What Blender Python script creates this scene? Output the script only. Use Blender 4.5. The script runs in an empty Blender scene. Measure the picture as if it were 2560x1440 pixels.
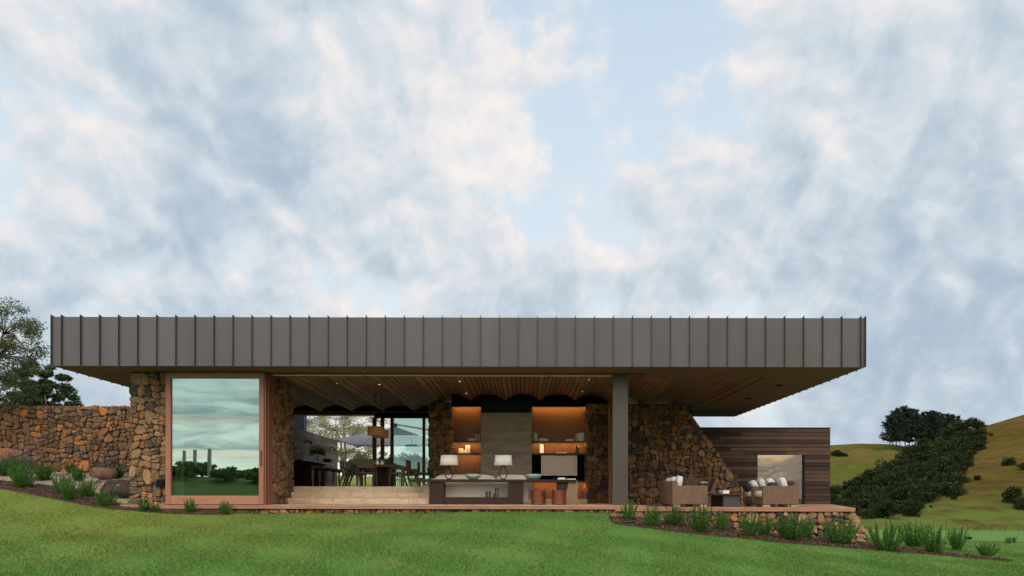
import bpy, bmesh, math, random
import numpy as np
from mathutils import Matrix, Vector, noise as mnoise
R = math.radians
S = bpy.context.scene
COL = S.collection

# ------------------------------------------------------------------ camera
EYE, ROLL = 0.21, 0.0018
F, CX, CY = 2000.0, 1304.0, 1243.0          # focal length and principal point in photo pixels (2560 wide)
cam_data = bpy.data.cameras.new('camera')
cam = bpy.data.objects.new('camera', cam_data); COL.objects.link(cam)
cam_data.sensor_width = 36.0
cam_data.lens = 36.0 * F / 2560.0
cam_data.shift_x = (1280 - CX) / 2560.0
cam_data.shift_y = (CY - 720) / 2560.0
cam_data.clip_end = 6000.0
cam_data.clip_start = 0.1
cam.matrix_world = Matrix.Translation((0, 0, EYE)) @ Matrix.Rotation(R(90), 4, 'X') @ Matrix.Rotation(ROLL, 4, 'Z')
S.camera = cam
S.render.resolution_x, S.render.resolution_y = 1024, 576
S.view_settings.view_transform = 'Standard'
S.view_settings.look = 'None'
S.view_settings.exposure = 0.0
S.view_settings.gamma = 1.0
S.cycles.use_denoising = True
S.cycles.max_bounces = 8
S.cycles.transparent_max_bounces = 16
S.cycles.sample_clamp_indirect = 4.0

def W(px, py, D):
    """photo pixel + distance -> world point"""
    return Vector(((px - CX) / F * D, D, EYE - (py - ROLL * (px - CX) - CY) / F * D))

def pdir(px, py):
    return W(px, py, 1.0) - Vector((0, 0, EYE))

# ------------------------------------------------------------------ sky
SUN_EL, SUN_AZ = R(44), R(205)     # the sun is low behind the camera
world = bpy.data.worlds.new('World'); S.world = world
world.use_nodes = True

class NT:
    def __init__(s, tree): s.t = tree; s.n = tree.nodes; s.l = tree.links
    def new(s, typ, **kw):
        n = s.n.new(typ)
        for k, v in kw.items(): setattr(n, k, v)
        return n
    def put(s, sock, v):
        if v is None: return
        if isinstance(v, bpy.types.NodeSocket): s.l.new(v, sock)
        else: sock.default_value = v
    def math(s, op, a, b=None, c=None, clamp=False):
        n = s.new('ShaderNodeMath', operation=op, use_clamp=clamp)
        for i, v in enumerate((a, b, c)): s.put(n.inputs[i], v)
        return n.outputs[0]
    def vec(s, op, a, b=None, scale=None):
        n = s.new('ShaderNodeVectorMath', operation=op)
        s.put(n.inputs[0], a); s.put(n.inputs[1], b)
        if scale is not None: s.put(n.inputs[3], scale)
        return n.outputs[1] if op in ('DOT_PRODUCT', 'LENGTH') else n.outputs[0]
    def comb(s, x, y, z):
        n = s.new('ShaderNodeCombineXYZ')
        for i, v in enumerate((x, y, z)): s.put(n.inputs[i], v)
        return n.outputs[0]
    def noise(s, v, scale, detail=4, rough=.5, dist=0., dim='3D', color=False):
        n = s.new('ShaderNodeTexNoise', noise_dimensions=dim)
        s.put(n.inputs['Vector'], v); s.put(n.inputs['Scale'], scale); s.put(n.inputs['Detail'], detail)
        s.put(n.inputs['Roughness'], rough); s.put(n.inputs['Distortion'], dist)
        return n.outputs['Color'] if color else n.outputs['Fac']
    def smooth(s, x, a, b, lo=0., hi=1.):
        n = s.new('ShaderNodeMapRange', interpolation_type='SMOOTHSTEP')
        s.put(n.inputs['Value'], x); s.put(n.inputs['From Min'], a); s.put(n.inputs['From Max'], b)
        s.put(n.inputs['To Min'], lo); s.put(n.inputs['To Max'], hi)
        return n.outputs[0]
    def lin(s, x, a, b, lo=0., hi=1.):
        n = s.new('ShaderNodeMapRange')
        s.put(n.inputs['Value'], x); s.put(n.inputs['From Min'], a); s.put(n.inputs['From Max'], b)
        s.put(n.inputs['To Min'], lo); s.put(n.inputs['To Max'], hi)
        return n.outputs[0]
    def mix(s, f, a, b, mode='MIX'):
        n = s.new('ShaderNodeMix', data_type='RGBA', blend_type=mode)
        s.put(n.inputs[0], f)
        for i, v in ((6, a), (7, b)):
            if isinstance(v, (tuple, list)): v = tuple(v) + ((1.,) if len(v) == 3 else ())
            s.put(n.inputs[i], v)
        return n.outputs[2]
    def ramp(s, f, stops, interp='LINEAR'):
        n = s.new('ShaderNodeValToRGB')
        cr = n.color_ramp; cr.interpolation = interp
        while len(cr.elements) < len(stops): cr.elements.new(0.5)
        for e, (p, c) in zip(cr.elements, stops):
            e.position = p; e.color = tuple(c) + ((1.,) if len(c) == 3 else ())
        s.put(n.inputs[0], f)
        return n.outputs[0]

def build_sky():
    T = NT(world.node_tree); T.n.clear()
    out = T.new('ShaderNodeOutputWorld'); bg = T.new('ShaderNodeBackground')
    T.l.new(bg.outputs[0], out.inputs[0])
    bg.inputs['Strength'].default_value = 0.1
    nis = T.new('ShaderNodeTexSky', sky_type='NISHITA', sun_disc=False)
    nis.sun_elevation = SUN_EL; nis.sun_rotation = SUN_AZ
    nis.air_density = 1.0; nis.dust_density = 1.0; nis.ozone_density = 1.0
    d = T.new('ShaderNodeTexCoord').outputs['Generated']
    sep = T.new('ShaderNodeSeparateXYZ'); T.l.new(d, sep.inputs[0])
    dx, dy, dz = sep.outputs
    # clouds live on a flat layer overhead: project the direction on to it
    zz = T.math('ADD', T.math('MAXIMUM', dz, 0.0), 0.80)
    p = T.comb(T.math('DIVIDE', dx, zz), T.math('MULTIPLY', T.math('DIVIDE', dy, zz), 0.9), 0.37)
    nf = T.noise(p, 16.5, 11, .56, .25)
    ns = T.noise(T.vec('ADD', p, (.009, -.013, .005)), 16.5, 6, .52, .25)
    nm = T.noise(p, 7.5, 4, .5, .2)
    n1 = T.math('ADD', T.math('MULTIPLY', nf, .66), T.math('MULTIPLY', nm, .40))
    wv = T.noise(d, 5.0, 5, .6, color=True)
    wd = T.vec('NORMALIZE', T.vec('ADD', d, T.vec('SCALE', T.vec('SUBTRACT', wv, (.5, .5, .5)), scale=0.20)))
    # banks of cloud and clear holes: (px, py, radius, cover, darkness)
    blobs = [(1480, 130, 340, -.34, 0), (1850, 90, 170, -.18, 0), (1640, 300, 170, -.18, 0), (1060, 240, 110, -.12, -.1),
             (60, 350, 170, -.20, -.16), (190, 430, 120, -.12, -.16), (1330, 470, 100, -.12, -.2),
             (1310, 300, 115, .36, -.38), (920, 370, 190, .14, -.34), (1090, 320, 130, .16, -.30), (2090, 130, 100, .30, -.34),
             (290, 500, 110, .05, -.22), (1180, 540, 120, .06, -.26), (820, 690, 90, .0, -.3), (1500, 590, 90, .02, -.3),
             (1720, 660, 150, .06, -.22), (2420, 360, 120, .08, -.24), (1860, 560, 110, .06, -.2),
             (320, 250, 260, .2, .34), (720, 60, 290, .2, .30), (560, 420, 170, .1, .20), (1000, 440, 150, .12, .20),
             (2340, 250, 210, .14, .18), (2500, 90, 160, .12, .20), (1980, 430, 260, .12, .14), (1750, 480, 200, .12, .14),
             (1500, 740, 260, .12, .22), (2330, 740, 330, .14, .26), (2450, 930, 260, .14, .24), (180, 690, 230, .14, .26), (650, 640, 220, .12, .20),
             (1130, 700, 180, .10, .12), (2100, 700, 180, .08, .16), (2500, 560, 180, .06, .18)]
    A = B = None
    for px, py, r, a, b in blobs:
        c = Vector(pdir(px, py)).normalized()
        ang = math.atan(r / F) * 1.25
        dt = T.vec('DOT_PRODUCT', wd, tuple(c))
        w = T.smooth(dt, math.cos(ang * 1.25), math.cos(ang * 0.25))
        if a: A = T.math('MULTIPLY', w, a) if A is None else T.math('MULTIPLY_ADD', w, a, A)
        if b: B = T.math('MULTIPLY', w, b) if B is None else T.math('MULTIPLY_ADD', w, b, B)
    dens = T.math('ADD', n1, T.math('MULTIPLY', A, .36))
    cover = T.smooth(dens, .39, .55)
    dark = T.math('ADD', T.math('MULTIPLY_ADD', T.math('SUBTRACT', dens, .56), 1.2, .40), T.math('MULTIPLY', B, .34))
    dark = T.math('SUBTRACT', dark, T.math('MULTIPLY', T.math('SUBTRACT', nf, ns), 1.9))
    dark = T.math('ADD', dark, T.smooth(dz, .40, .05, 0., .24))
    dark = T.smooth(dark, -.22, 1.25)
    cloud = T.ramp(dark, [(0., (.98, .91, .865)), (.18, (.88, .845, .84)), (.40, (.74, .77, .81)), (.66, (.59, .675, .75)), (1., (.42, .52, .63))])
    clear = T.ramp(dz, [(0., (.84, .86, .86)), (.07, (.78, .85, .90)), (.22, (.82, .92, .98)), (.40, (.72, .85, .95)), (.56, (.63, .77, .91)), (1., (.42, .58, .80))])
    clear = T.mix(.15, clear, T.mix(1., nis.outputs[0], (.11, .11, .11), 'MULTIPLY'))
    sky = T.mix(cover, clear, cloud)
    # last band above the horizon is pale
    hz = T.smooth(dz, .07, .005)
    sky = T.mix(T.math('MULTIPLY', hz, .75), sky, (.72, .73, .745))
    # pale cream patch of sky low in the gap behind the kitchen
    cr = T.smooth(T.vec('DOT_PRODUCT', d, tuple(Vector(pdir(950, 1190)).normalized())), math.cos(.13), math.cos(.03))
    sky = T.mix(T.math('MULTIPLY', cr, .75), sky, (.95, .91, .78))
    # the sunset half behind the camera: warm, boosted out of view as added fill
    back = T.smooth(dy, .05, -.35)
    bands = T.noise(T.comb(T.math('MULTIPLY', dx, 7.), 0., T.math('MULTIPLY', dz, 42.)), 1., 7, .58, .5)
    rb = T.noise(T.comb(T.math('MULTIPLY', dx, 3.0), 7., T.math('MULTIPLY', dz, 42.)), 1., 4, .5, 1.)
    bcloud = T.mix(T.smooth(rb, .42, .56), (3.1, 2.4, 1.5), (.85, .80, .77))
    bleft = T.mix(T.smooth(bands, .38, .60), (2.5, 2.75, 2.6), (.95, 1.2, 1.28))
    pk = T.noise(T.comb(T.math('MULTIPLY', dx, 6.), 4., T.math('MULTIPLY', dz, 50.)), 1., 6, .55, .4)
    bleft = T.mix(T.math('MULTIPLY', T.smooth(pk, .5, .66), .7), bleft, (2.9, 2.35, 2.0))
    bleft = T.mix(T.smooth(dz, .06, .16), bleft, T.mix(1., bleft, (.62, .72, .78), 'MULTIPLY'))
    low = T.mix(T.smooth(dx, -.12, .16), bleft, bcloud)
    bsky = T.mix(T.smooth(dz, .10, .40), low, T.mix(1., sky, (4.6, 4.1, 3.6), 'MULTIPLY'))
    bsky = T.mix(T.math('MULTIPLY', T.smooth(dz, .06, .0), T.smooth(dx, .0, -.15)), bsky, (3.6, 3.4, 2.5))
    sky = T.mix(back, sky, bsky)
    sky = T.mix(T.smooth(dz, .60, .85), sky, T.mix(1., sky, (1.5, 1.5, 1.5), 'MULTIPLY'))  # unseen zenith brightened too, as fill for the lawn
    # below the horizon: ground colour
    sky = T.mix(T.smooth(dz, -.002, -.02), sky, (.10, .12, .07))
    T.l.new(T.vec('SCALE', sky, scale=10.0), bg.inputs['Color'])
build_sky()

# ------------------------------------------------------------------ sun (soft, low, behind the camera)
sd = bpy.data.lights.new('sun', 'SUN'); sun = bpy.data.objects.new('sun', sd); COL.objects.link(sun)
sd.energy = 0.5; sd.angle = R(30); sd.color = (1.0, .88, .76)
sun_from = Vector((math.sin(SUN_AZ) * math.cos(SUN_EL), math.cos(SUN_AZ) * math.cos(SUN_EL), math.sin(SUN_EL)))
sun.rotation_euler = (-sun_from).to_track_quat('-Z', 'Y').to_euler()
sun.location = (0, -10, 30)

# ================================================================== helpers
rng = np.random.default_rng(7)
random.seed(7)

class MB:
    """collects boxes, tubes, lathes, prisms; build() links them as one mesh object"""
    def __init__(s): s.v = []; s.f = []
    def add(s, vs, fs):
        o = len(s.v); s.v += [tuple(v) for v in vs]; s.f += [tuple(i + o for i in f) for f in fs]; return s
    def box(s, x0, x1, y0, y1, z0, z1, M=None):
        vs = [Vector((x, y, z)) for z in (z0, z1) for y in (y0, y1) for x in (x0, x1)]
        if M: vs = [M @ v for v in vs]
        return s.add(vs, [(0, 2, 3, 1), (4, 5, 7, 6), (0, 1, 5, 4), (2, 6, 7, 3), (0, 4, 6, 2), (1, 3, 7, 5)])
    def prism(s, poly, y0, y1, axis='y'):
        """poly in the plane across the axis, extruded from y0 to y1"""
        n = len(poly)
        mk = {'y': lambda a, b, t: (a, t, b), 'x': lambda a, b, t: (t, a, b), 'z': lambda a, b, t: (a, b, t)}[axis]
        vs = [mk(a, b, y0) for a, b in poly] + [mk(a, b, y1) for a, b in poly]
        fs = [tuple(range(n)), tuple(range(2 * n - 1, n - 1, -1))] + [(i, i + n, (i + 1) % n + n, (i + 1) % n) for i in range(n)]
        return s.add(vs, fs)
    def bar(s, a, b, w, d, w2=None, d2=None):
        """rectangular bar from a to b (tapering)"""
        a, b = Vector(a), Vector(b); t = (b - a).normalized()
        u = Vector((1, 0, 0)) if abs(t.x) < .9 else Vector((0, 1, 0))
        v = t.cross(u).normalized(); u = v.cross(t).normalized()
        w2 = w if w2 is None else w2; d2 = d if d2 is None else d2
        vs = []
        for p, ww, dd in ((a, w, d), (b, w2, d2)):
            vs += [p + u * ww / 2 * i + v * dd / 2 * j for i, j in ((-1, -1), (1, -1), (1, 1), (-1, 1))]
        return s.add(vs, [(3, 2, 1, 0), (4, 5, 6, 7)] + [(i, (i + 1) % 4, (i + 1) % 4 + 4, i + 4) for i in range(4)])
    def tube(s, pts, rad, n=8, closed=False):
        pts = [Vector(p) for p in pts]; m = len(pts)
        rad = [rad] * m if not hasattr(rad, '__len__') else rad
        vs = []; up = None
        for i, p in enumerate(pts):
            a = pts[(i - 1) % m] if closed or i else p; b = pts[(i + 1) % m] if closed or i < m - 1 else p
            t = (b - a).normalized()
            if up is None:
                up = Vector((0, 0, 1)) if abs(t.z) < .9 else Vector((1, 0, 0))
            u = (up - t * up.dot(t)).normalized(); w = t.cross(u); up = u
            vs += [p + (u * math.cos(2 * math.pi * k / n) + w * math.sin(2 * math.pi * k / n)) * rad[i] for k in range(n)]
        fs = []
        for i in range(m if closed else m - 1):
            j = (i + 1) % m
            fs += [(i * n + k, i * n + (k + 1) % n, j * n + (k + 1) % n, j * n + k) for k in range(n)]
        if not closed: fs += [tuple(range(n - 1, -1, -1)), tuple((m - 1) * n + k for k in range(n))]
        return s.add(vs, fs)
    def lathe(s, prof, n=24, c=(0, 0, 0)):
        c = Vector(c); vs = []; fs = []
        for r, z in prof:
            vs += [c + Vector((r * math.cos(2 * math.pi * k / n), r * math.sin(2 * math.pi * k / n), z)) for k in range(n)]
        for i in range(len(prof) - 1):
            fs += [(i * n + k, i * n + (k + 1) % n, (i + 1) * n + (k + 1) % n, (i + 1) * n + k) for k in range(n)]
        return s.add(vs, fs)
    def cushion(s, c, w, d, h, M=None, puff=.35, n=8):
        """soft pillow: superellipsoid-like"""
        vs = []; fs = []; c = Vector(c)
        for i in range(n + 1):
            th = math.pi * i / n - math.pi / 2
            for k in range(2 * n):
                ph = 2 * math.pi * k / (2 * n)
                f = lambda q, e: math.copysign(abs(q) ** e, q)
                v = Vector((f(math.cos(th), puff) * f(math.cos(ph), puff) * w / 2, f(math.cos(th), puff) * f(math.sin(ph), puff) * d / 2, f(math.sin(th), .75) * h / 2))
                vs.append((M @ v if M else v) + c)
        m = 2 * n
        for i in range(n):
            fs += [(i * m + k, i * m + (k + 1) % m, (i + 1) * m + (k + 1) % m, (i + 1) * m + k) for k in range(m)]
        return s.add(vs, fs)
    def build(s, name, mat, parent=None, smooth=False, bevel=0., world=True):
        me = bpy.data.meshes.new(name)
        off = parent_origin(parent) if world else Vector((0, 0, 0))
        me.from_pydata([(v[0] - off.x, v[1] - off.y, v[2] - off.z) for v in s.v], [], s.f)
        me.materials.append(mat)
        o = bpy.data.objects.new(name, me); COL.objects.link(o)
        if parent is not None: o.parent = parent
        if smooth:
            me.polygons.foreach_set('use_smooth', [True] * len(me.polygons))
        if bevel:
            b = o.modifiers.new('bevel', 'BEVEL'); b.width = bevel; b.segments = 2; b.limit_method = 'ANGLE'
        me.update()
        return o

def parent_origin(p):
    v = Vector((0, 0, 0))
    while p is not None: v = v + p.location; p = p.parent
    return v

def fastmesh(name, V, Fc, mat, parent=None, smooth=False):
    """numpy verts (n,3), faces (m,k)"""
    V = np.asarray(V, np.float32); Fc = np.asarray(Fc, np.int32)
    if parent is not None: V = V - np.array(parent_origin(parent), np.float32)
    me = bpy.data.meshes.new(name); m, k = Fc.shape
    me.vertices.add(len(V)); me.vertices.foreach_set('co', V.ravel())
    me.loops.add(m * k); me.loops.foreach_set('vertex_index', Fc.ravel())
    me.polygons.add(m); me.polygons.foreach_set('loop_start', np.arange(m, dtype=np.int32) * k)
    me.polygons.foreach_set('use_smooth', np.full(m, smooth))
    me.materials.append(mat); me.update(calc_edges=True); me.validate()
    o = bpy.data.objects.new(name, me); COL.objects.link(o)
    if parent is not None: o.parent = parent
    return o

def tag(o, label=None, cat=None, group=None, kind=None):
    if label: o['label'] = label
    if cat: o['category'] = cat
    if group: o['group'] = group
    if kind: o['kind'] = kind
    return o

def thing(name, label, cat, loc=(0, 0, 0), rotz=0., group=None):
    o = bpy.data.objects.new(name, None); COL.objects.link(o)
    o.location = loc; o.rotation_euler = (0, 0, rotz); o.empty_display_size = .1
    return tag(o, label, cat, group)

def clone(root, loc, rotz=0., scale=1., label=None, group=None):
    def cp(o, par):
        c = o.copy(); COL.objects.link(c)
        if par is not None: c.parent = par
        for ch in list(o.children): cp(ch, c)
        return c
    c = cp(root, None)
    c.location = loc; c.rotation_euler = (0, 0, rotz); c.scale = (scale,) * 3 if not hasattr(scale, '__len__') else scale
    if label: c['label'] = label
    if group: c['group'] = group
    return c

# ------------------------------------------------------------------ materials
def mat_new(name):
    m = bpy.data.materials.new(name); m.use_nodes = True
    T = NT(m.node_tree); T.n.clear()
    out = T.new('ShaderNodeOutputMaterial'); b = T.new('ShaderNodeBsdfPrincipled')
    T.l.new(b.outputs[0], out.inputs[0])
    return m, T, b, out

def mat(name, c, rough=.6, metal=0., spec=.4, var=.25, vscale=6., stretch=(1, 1, 1), c2=None, bump=0., bscale=60., island=0., emit=None, estr=0., coat=0.):
    m, T, b, out = mat_new(name)
    co = T.new('ShaderNodeTexCoord').outputs['Object']
    mp = T.vec('MULTIPLY', co, tuple(stretch))
    n = T.noise(mp, vscale, 6, .6)
    c = tuple(c); c2 = tuple(c2) if c2 else tuple(x * (1 - var) for x in c)
    hi = tuple(min(1, x * (1 + var)) for x in c)
    col = T.ramp(n, [(.28, c2), (.5, c), (.74, hi)])
    if island:
        g = T.new('ShaderNodeNewGeometry').outputs['Random Per Island']
        k = T.lin(g, 0, 1, 1 - island, 1 + island)
        col = T.vec('SCALE', col, scale=k)
    T.put(b.inputs['Base Color'], col)
    T.put(b.inputs['Roughness'], T.lin(n, .3, .7, max(0, rough - .08), min(1, rough + .08)))
    b.inputs['Metallic'].default_value = metal
    b.inputs['Specular IOR Level'].default_value = spec
    if coat: b.inputs['Coat Weight'].default_value = coat
    if bump:
        bp = T.new('ShaderNodeBump'); bp.inputs['Strength'].default_value = bump; bp.inputs['Distance'].default_value = .01
        T.put(bp.inputs['Height'], T.noise(mp, bscale, 5, .6)); T.l.new(bp.outputs[0], b.inputs['Normal'])
    if emit:
        b.inputs['Emission Color'].default_value = tuple(emit) + (1.,); b.inputs['Emission Strength'].default_value = estr
    return m

def leaf_mat(name, c1, c2, c3, trans=.25):
    """foliage: colour varies leaf by leaf"""
    m, T, b, out = mat_new(name)
    g = T.new('ShaderNodeNewGeometry').outputs['Random Per Island']
    oi = T.new('ShaderNodeObjectInfo').outputs['Random']
    col = T.ramp(g, [(0., c1), (.5, c2), (1., c3)])
    col = T.vec('SCALE', col, scale=T.lin(oi, 0, 1, .85, 1.15))
    T.put(b.inputs['Base Color'], col); b.inputs['Roughness'].default_value = .55
    b.inputs['Specular IOR Level'].default_value = .08
    tr = T.new('ShaderNodeBsdfTranslucent'); T.put(tr.inputs[0], col)
    mx = T.new('ShaderNodeMixShader'); mx.inputs[0].default_value = trans
    T.l.new(b.outputs[0], mx.inputs[1]); T.l.new(tr.outputs[0], mx.inputs[2]); T.l.new(mx.outputs[0], out.inputs[0])
    return m

def stone_mat(name, stops, mott=.5):
    m, T, b, out = mat_new(name)
    geo = T.new('ShaderNodeNewGeometry'); g = geo.outputs['Random Per Island']
    co = T.new('ShaderNodeTexCoord').outputs['Object']
    col = T.ramp(g, stops)
    sh = T.vec('ADD', co, T.comb(T.math('MULTIPLY', g, 37.), T.math('MULTIPLY', g, 71.), 0.))
    n = T.noise(sh, 7., 6, .65); n2 = T.noise(sh, 26., 5, .6)
    col = T.mix(T.smooth(n, .52, .75), col, T.mix(.6, col, (.055, .05, .05)))
    col = T.mix(T.math('MULTIPLY', T.smooth(n, .48, .25), .6), col, (.36, .17, .06))
    col = T.vec('SCALE', col, scale=T.lin(n2, .25, .75, 1 - mott, 1 + mott))
    col = T.mix(T.math('MULTIPLY', T.smooth(n2, .64, .72), .45), col, (.42, .38, .31))
    T.put(b.inputs['Base Color'], col); b.inputs['Roughness'].default_value = .85
    b.inputs['Specular IOR Level'].default_value = .25
    bp = T.new('ShaderNodeBump'); bp.inputs['Strength'].default_value = 1.; bp.inputs['Distance'].default_value = .06
    T.put(bp.inputs['Height'], T.math('ADD', n2, T.math('MULTIPLY', n, .8))); T.l.new(bp.outputs[0], b.inputs['Normal'])
    return m

def boards_mat(name, c, c2, axis, var=.3, rough=.6, grain=1.):
    """timber whose boards are mesh islands; grain runs along the axis"""
    m, T, b, out = mat_new(name)
    g = T.new('ShaderNodeNewGeometry').outputs['Random Per Island']
    co = T.new('ShaderNodeTexCoord').outputs['Object']
    st = {'x': (1.2, 30, 30), 'y': (30, 1.2, 30), 'z': (30, 30, 1.2)}[axis]
    v = T.vec('ADD', T.vec('MULTIPLY', co, st), T.comb(T.math('MULTIPLY', g, 91.), T.math('MULTIPLY', g, 53.), T.math('MULTIPLY', g, 17.)))
    n = T.noise(v, 1., 6, .65, .3)
    col = T.mix(g, c, c2)
    col = T.vec('SCALE', col, scale=T.lin(n, .25, .75, 1 - var * grain, 1 + var * grain))
    col = T.vec('SCALE', col, scale=T.lin(T.noise(co, .8, 4, .6), .3, .7, .82, 1.15))
    T.put(b.inputs['Base Color'], col); b.inputs['Roughness'].default_value = rough
    b.inputs['Specular IOR Level'].default_value = .15
    bp = T.new('ShaderNodeBump'); bp.inputs['Strength'].default_value = .25; bp.inputs['Distance'].default_value = .01
    T.put(bp.inputs['Height'], n); T.l.new(bp.outputs[0], b.inputs['Normal'])
    return m

def glass_mat(name, tint, refl, rcol, wav=0., rough=0.):
    m, T, b, out = mat_new(name); T.n.remove(b)
    tr = T.new('ShaderNodeBsdfTransparent'); tr.inputs[0].default_value = tuple(tint) + (1.,)
    gl = T.new('ShaderNodeBsdfGlossy'); gl.inputs[0].default_value = tuple(rcol) + (1.,); gl.inputs['Roughness'].default_value = rough
    mx = T.new('ShaderNodeMixShader'); mx.inputs[0].default_value = refl
    T.l.new(tr.outputs[0], mx.inputs[1]); T.l.new(gl.outputs[0], mx.inputs[2]); T.l.new(mx.outputs[0], out.inputs[0])
    if wav:
        co = T.new('ShaderNodeTexCoord').outputs['Object']
        bp = T.new('ShaderNodeBump'); bp.inputs['Strength'].default_value = wav; bp.inputs['Distance'].default_value = .05
        T.put(bp.inputs['Height'], T.noise(T.vec('MULTIPLY', co, (.9, .9, 1.3)), 1., 1, .4)); T.l.new(bp.outputs[0], gl.inputs['Normal'])
    return m

M = {}
M['fascia'] = mat('bronze_cladding', (.052, .047, .050), .40, .45, .5, .16, 1.6, (1, 1, .35), bump=.12, bscale=3., island=.09)
M['fin'] = mat('bronze_seam', (.030, .027, .027), .5, .2, .4, .1)
M['soffit'] = mat('soffit_board', (.16, .098, .068), .7, 0, .3, .18, 3., (2, .4, 2))
M['ceiling'] = boards_mat('ceiling_board', (.225, .145, .100), (.31, .20, .138), 'y', .3, .6)
M['redwood'] = mat('red_timber', (.13, .042, .022), .5, 0, .4, .3, 3., (14, 14, .8), bump=.1, bscale=20)
M['frame'] = mat('cedar_frame', (.20, .082, .042), .5, 0, .4, .22, 3., (12, 12, .8), bump=.1, bscale=20)
M['frame_h'] = mat('cedar_rail', (.23, .105, .06), .5, 0, .4, .22, 3., (.8, 12, 12), bump=.1, bscale=20)
M['deck'] = boards_mat('cedar_deck', (.20, .105, .066), (.25, .135, .088), 'x', .3, .6)
M['steel'] = mat('column_steel', (.05, .045, .041), .4, .5, .5, .12, 1.5, (1, 1, .4), bump=.03, bscale=60)
M['black'] = mat('black_steel', (.008, .008, .009), .6, 0, .15, .2)
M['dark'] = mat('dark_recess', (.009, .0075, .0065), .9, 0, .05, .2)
M['concrete'] = mat('board_concrete', (.27, .232, .20), .75, 0, .3, .35, 2.6, (.7, 1, 2.2), bump=.35, bscale=14)
M['veneer'] = mat('walnut_veneer', (.105, .05, .022), .5, 0, .4, .35, 4., (9, 9, .7), bump=.08, bscale=20)
M['travertine'] = mat('travertine', (.50, .375, .255), .65, 0, .3, .2, 3.5, (1, 1, 2.5), bump=.25, bscale=22, island=.10)
M['plaster'] = mat('dark_plaster', (.10, .085, .07), .8, 0, .2, .15)
M['console'] = mat('smoked_oak', (.042, .024, .019), .7, 0, .12, .28, 4., (1, 8, 8), bump=.1, bscale=20)
M['console_v'] = mat('smoked_oak_upright', (.040, .023, .018), .7, 0, .12, .28, 4., (8, 8, 1), bump=.1, bscale=20)
M['palewood'] = mat('pale_oak', (.24, .165, .10), .6, 0, .3, .28, 4., (10, 10, 1))
M['chairwood'] = mat('chair_timber', (.085, .05, .034), .5, 0, .4, .28, 4., (6, 6, 2))
M['linen'] = mat('cream_linen', (.66, .60, .52), .9, 0, .2, .06, 12., bump=.2, bscale=220)
M['white_fabric'] = mat('white_fabric', (.36, .34, .325), .9, 0, .2, .07, 9., bump=.2, bscale=90)
M['navy'] = mat('navy_fabric', (.018, .020, .03), .9, 0, .2, .2)
M['shade'] = mat('lamp_linen', (.74, .71, .67), .9, 0, .2, .03, 30., bump=.1, bscale=200)
M['pendant'] = mat('pendant_veneer', (.46, .235, .11), .6, 0, .3, .15, 4., (4, 4, 14), emit=(1., .45, .18), estr=.03)
M['celadon'] = mat('celadon_glaze', (.30, .42, .36), .25, 0, .5, .1)
M['copper'] = mat('copper_tube', (.17, .058, .030), .35, .5, .5, .15)
M['iron'] = mat('dark_iron', (.03, .028, .027), .45, .5, .5, .2)
M['chrome'] = mat('chrome', (.6, .6, .6), .15, 1., .5, .05)
M['steelgrey'] = mat('brushed_steel', (.35, .35, .35), .35, .8, .5, .1)
M['leather'] = mat('dark_leather', (.035, .026, .024), .4, 0, .5, .2)
M['tan'] = mat('tan_timber', (.34, .19, .10), .5, 0, .4, .2, 4., (8, 8, 1))
M['umbrella'] = mat('grey_canvas', (.085, .092, .105), .85, 0, .2, .1)
M['candle'] = mat('wax', (.80, .66, .48), .6, 0, .3, .05, emit=(1., .62, .28), estr=.45)
M['glow'] = mat('lantern_glass', (.9, .8, .7), .4, 0, .3, .03, emit=(1., .55, .25), estr=1.3)
M['led'] = mat('led_strip', (1, .7, .4), .5, 0, .2, 0., emit=(1., .46, .13), estr=62.)
M['down'] = mat('downlight_lamp', (1, .8, .6), .5, 0, .2, 0., emit=(1., .55, .22), estr=2.2)
M['trackline'] = mat('track_strip', (.50, .46, .20), .5, 0, .4, .05, emit=(.8, .75, .25), estr=.06)
M['wicker'] = None
M['curtain'] = mat('curtain', (.42, .36, .24), .9, 0, .2, .1)
M['glass_door'] = glass_mat('reflective_glass', (.55, .62, .58), .21, (.80, .93, .86), .02)
M['glass_annex'] = glass_mat('annex_glass', (.30, .30, .30), .19, (.92, .88, .80), .12)
M['glass_rear'] = glass_mat('rear_glass', (.70, .84, .82), .07, (.85, 1., .95), .05)
M['jar'] = glass_mat('jar_glass', (.8, .85, .88), .25, (.9, .95, 1.), 0., .05)
M['rock'] = mat('boulder', (.105, .058, .040), .85, 0, .25, .45, 2.5, c2=(.05, .045, .042), bump=.7, bscale=7)
M['rock_dark'] = mat('lichen_boulder', (.035, .029, .024), .85, 0, .25, .3, 3.2, c2=(.03, .028, .026), bump=.7, bscale=7)
M['rock_pale'] = mat('pale_rock', (.15, .13, .112), .85, 0, .25, .35, 3., bump=.6, bscale=8)
M['bark'] = mat('bark', (.085, .062, .045), .9, 0, .2, .35, 8., (3, 3, 1), bump=.5, bscale=20)
M['bark_pale'] = mat('pale_bark', (.16, .135, .105), .9, 0, .2, .35, 8., (3, 3, 1), bump=.5, bscale=20)
M['post'] = mat('weathered_post', (.70, .72, .62), .85, 0, .2, .3, 5., (5, 5, 1))
M['stone_pier'] = stone_mat('pier_stone', [(0., (.062, .053, .049)), (.16, (.08, .066, .056)), (.3, (.18, .108, .058)), (.5, (.24, .145, .072)), (.68, (.29, .185, .10)), (.82, (.14, .088, .052)), (.93, (.34, .14, .042)), (1., (.105, .098, .095))])
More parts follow.
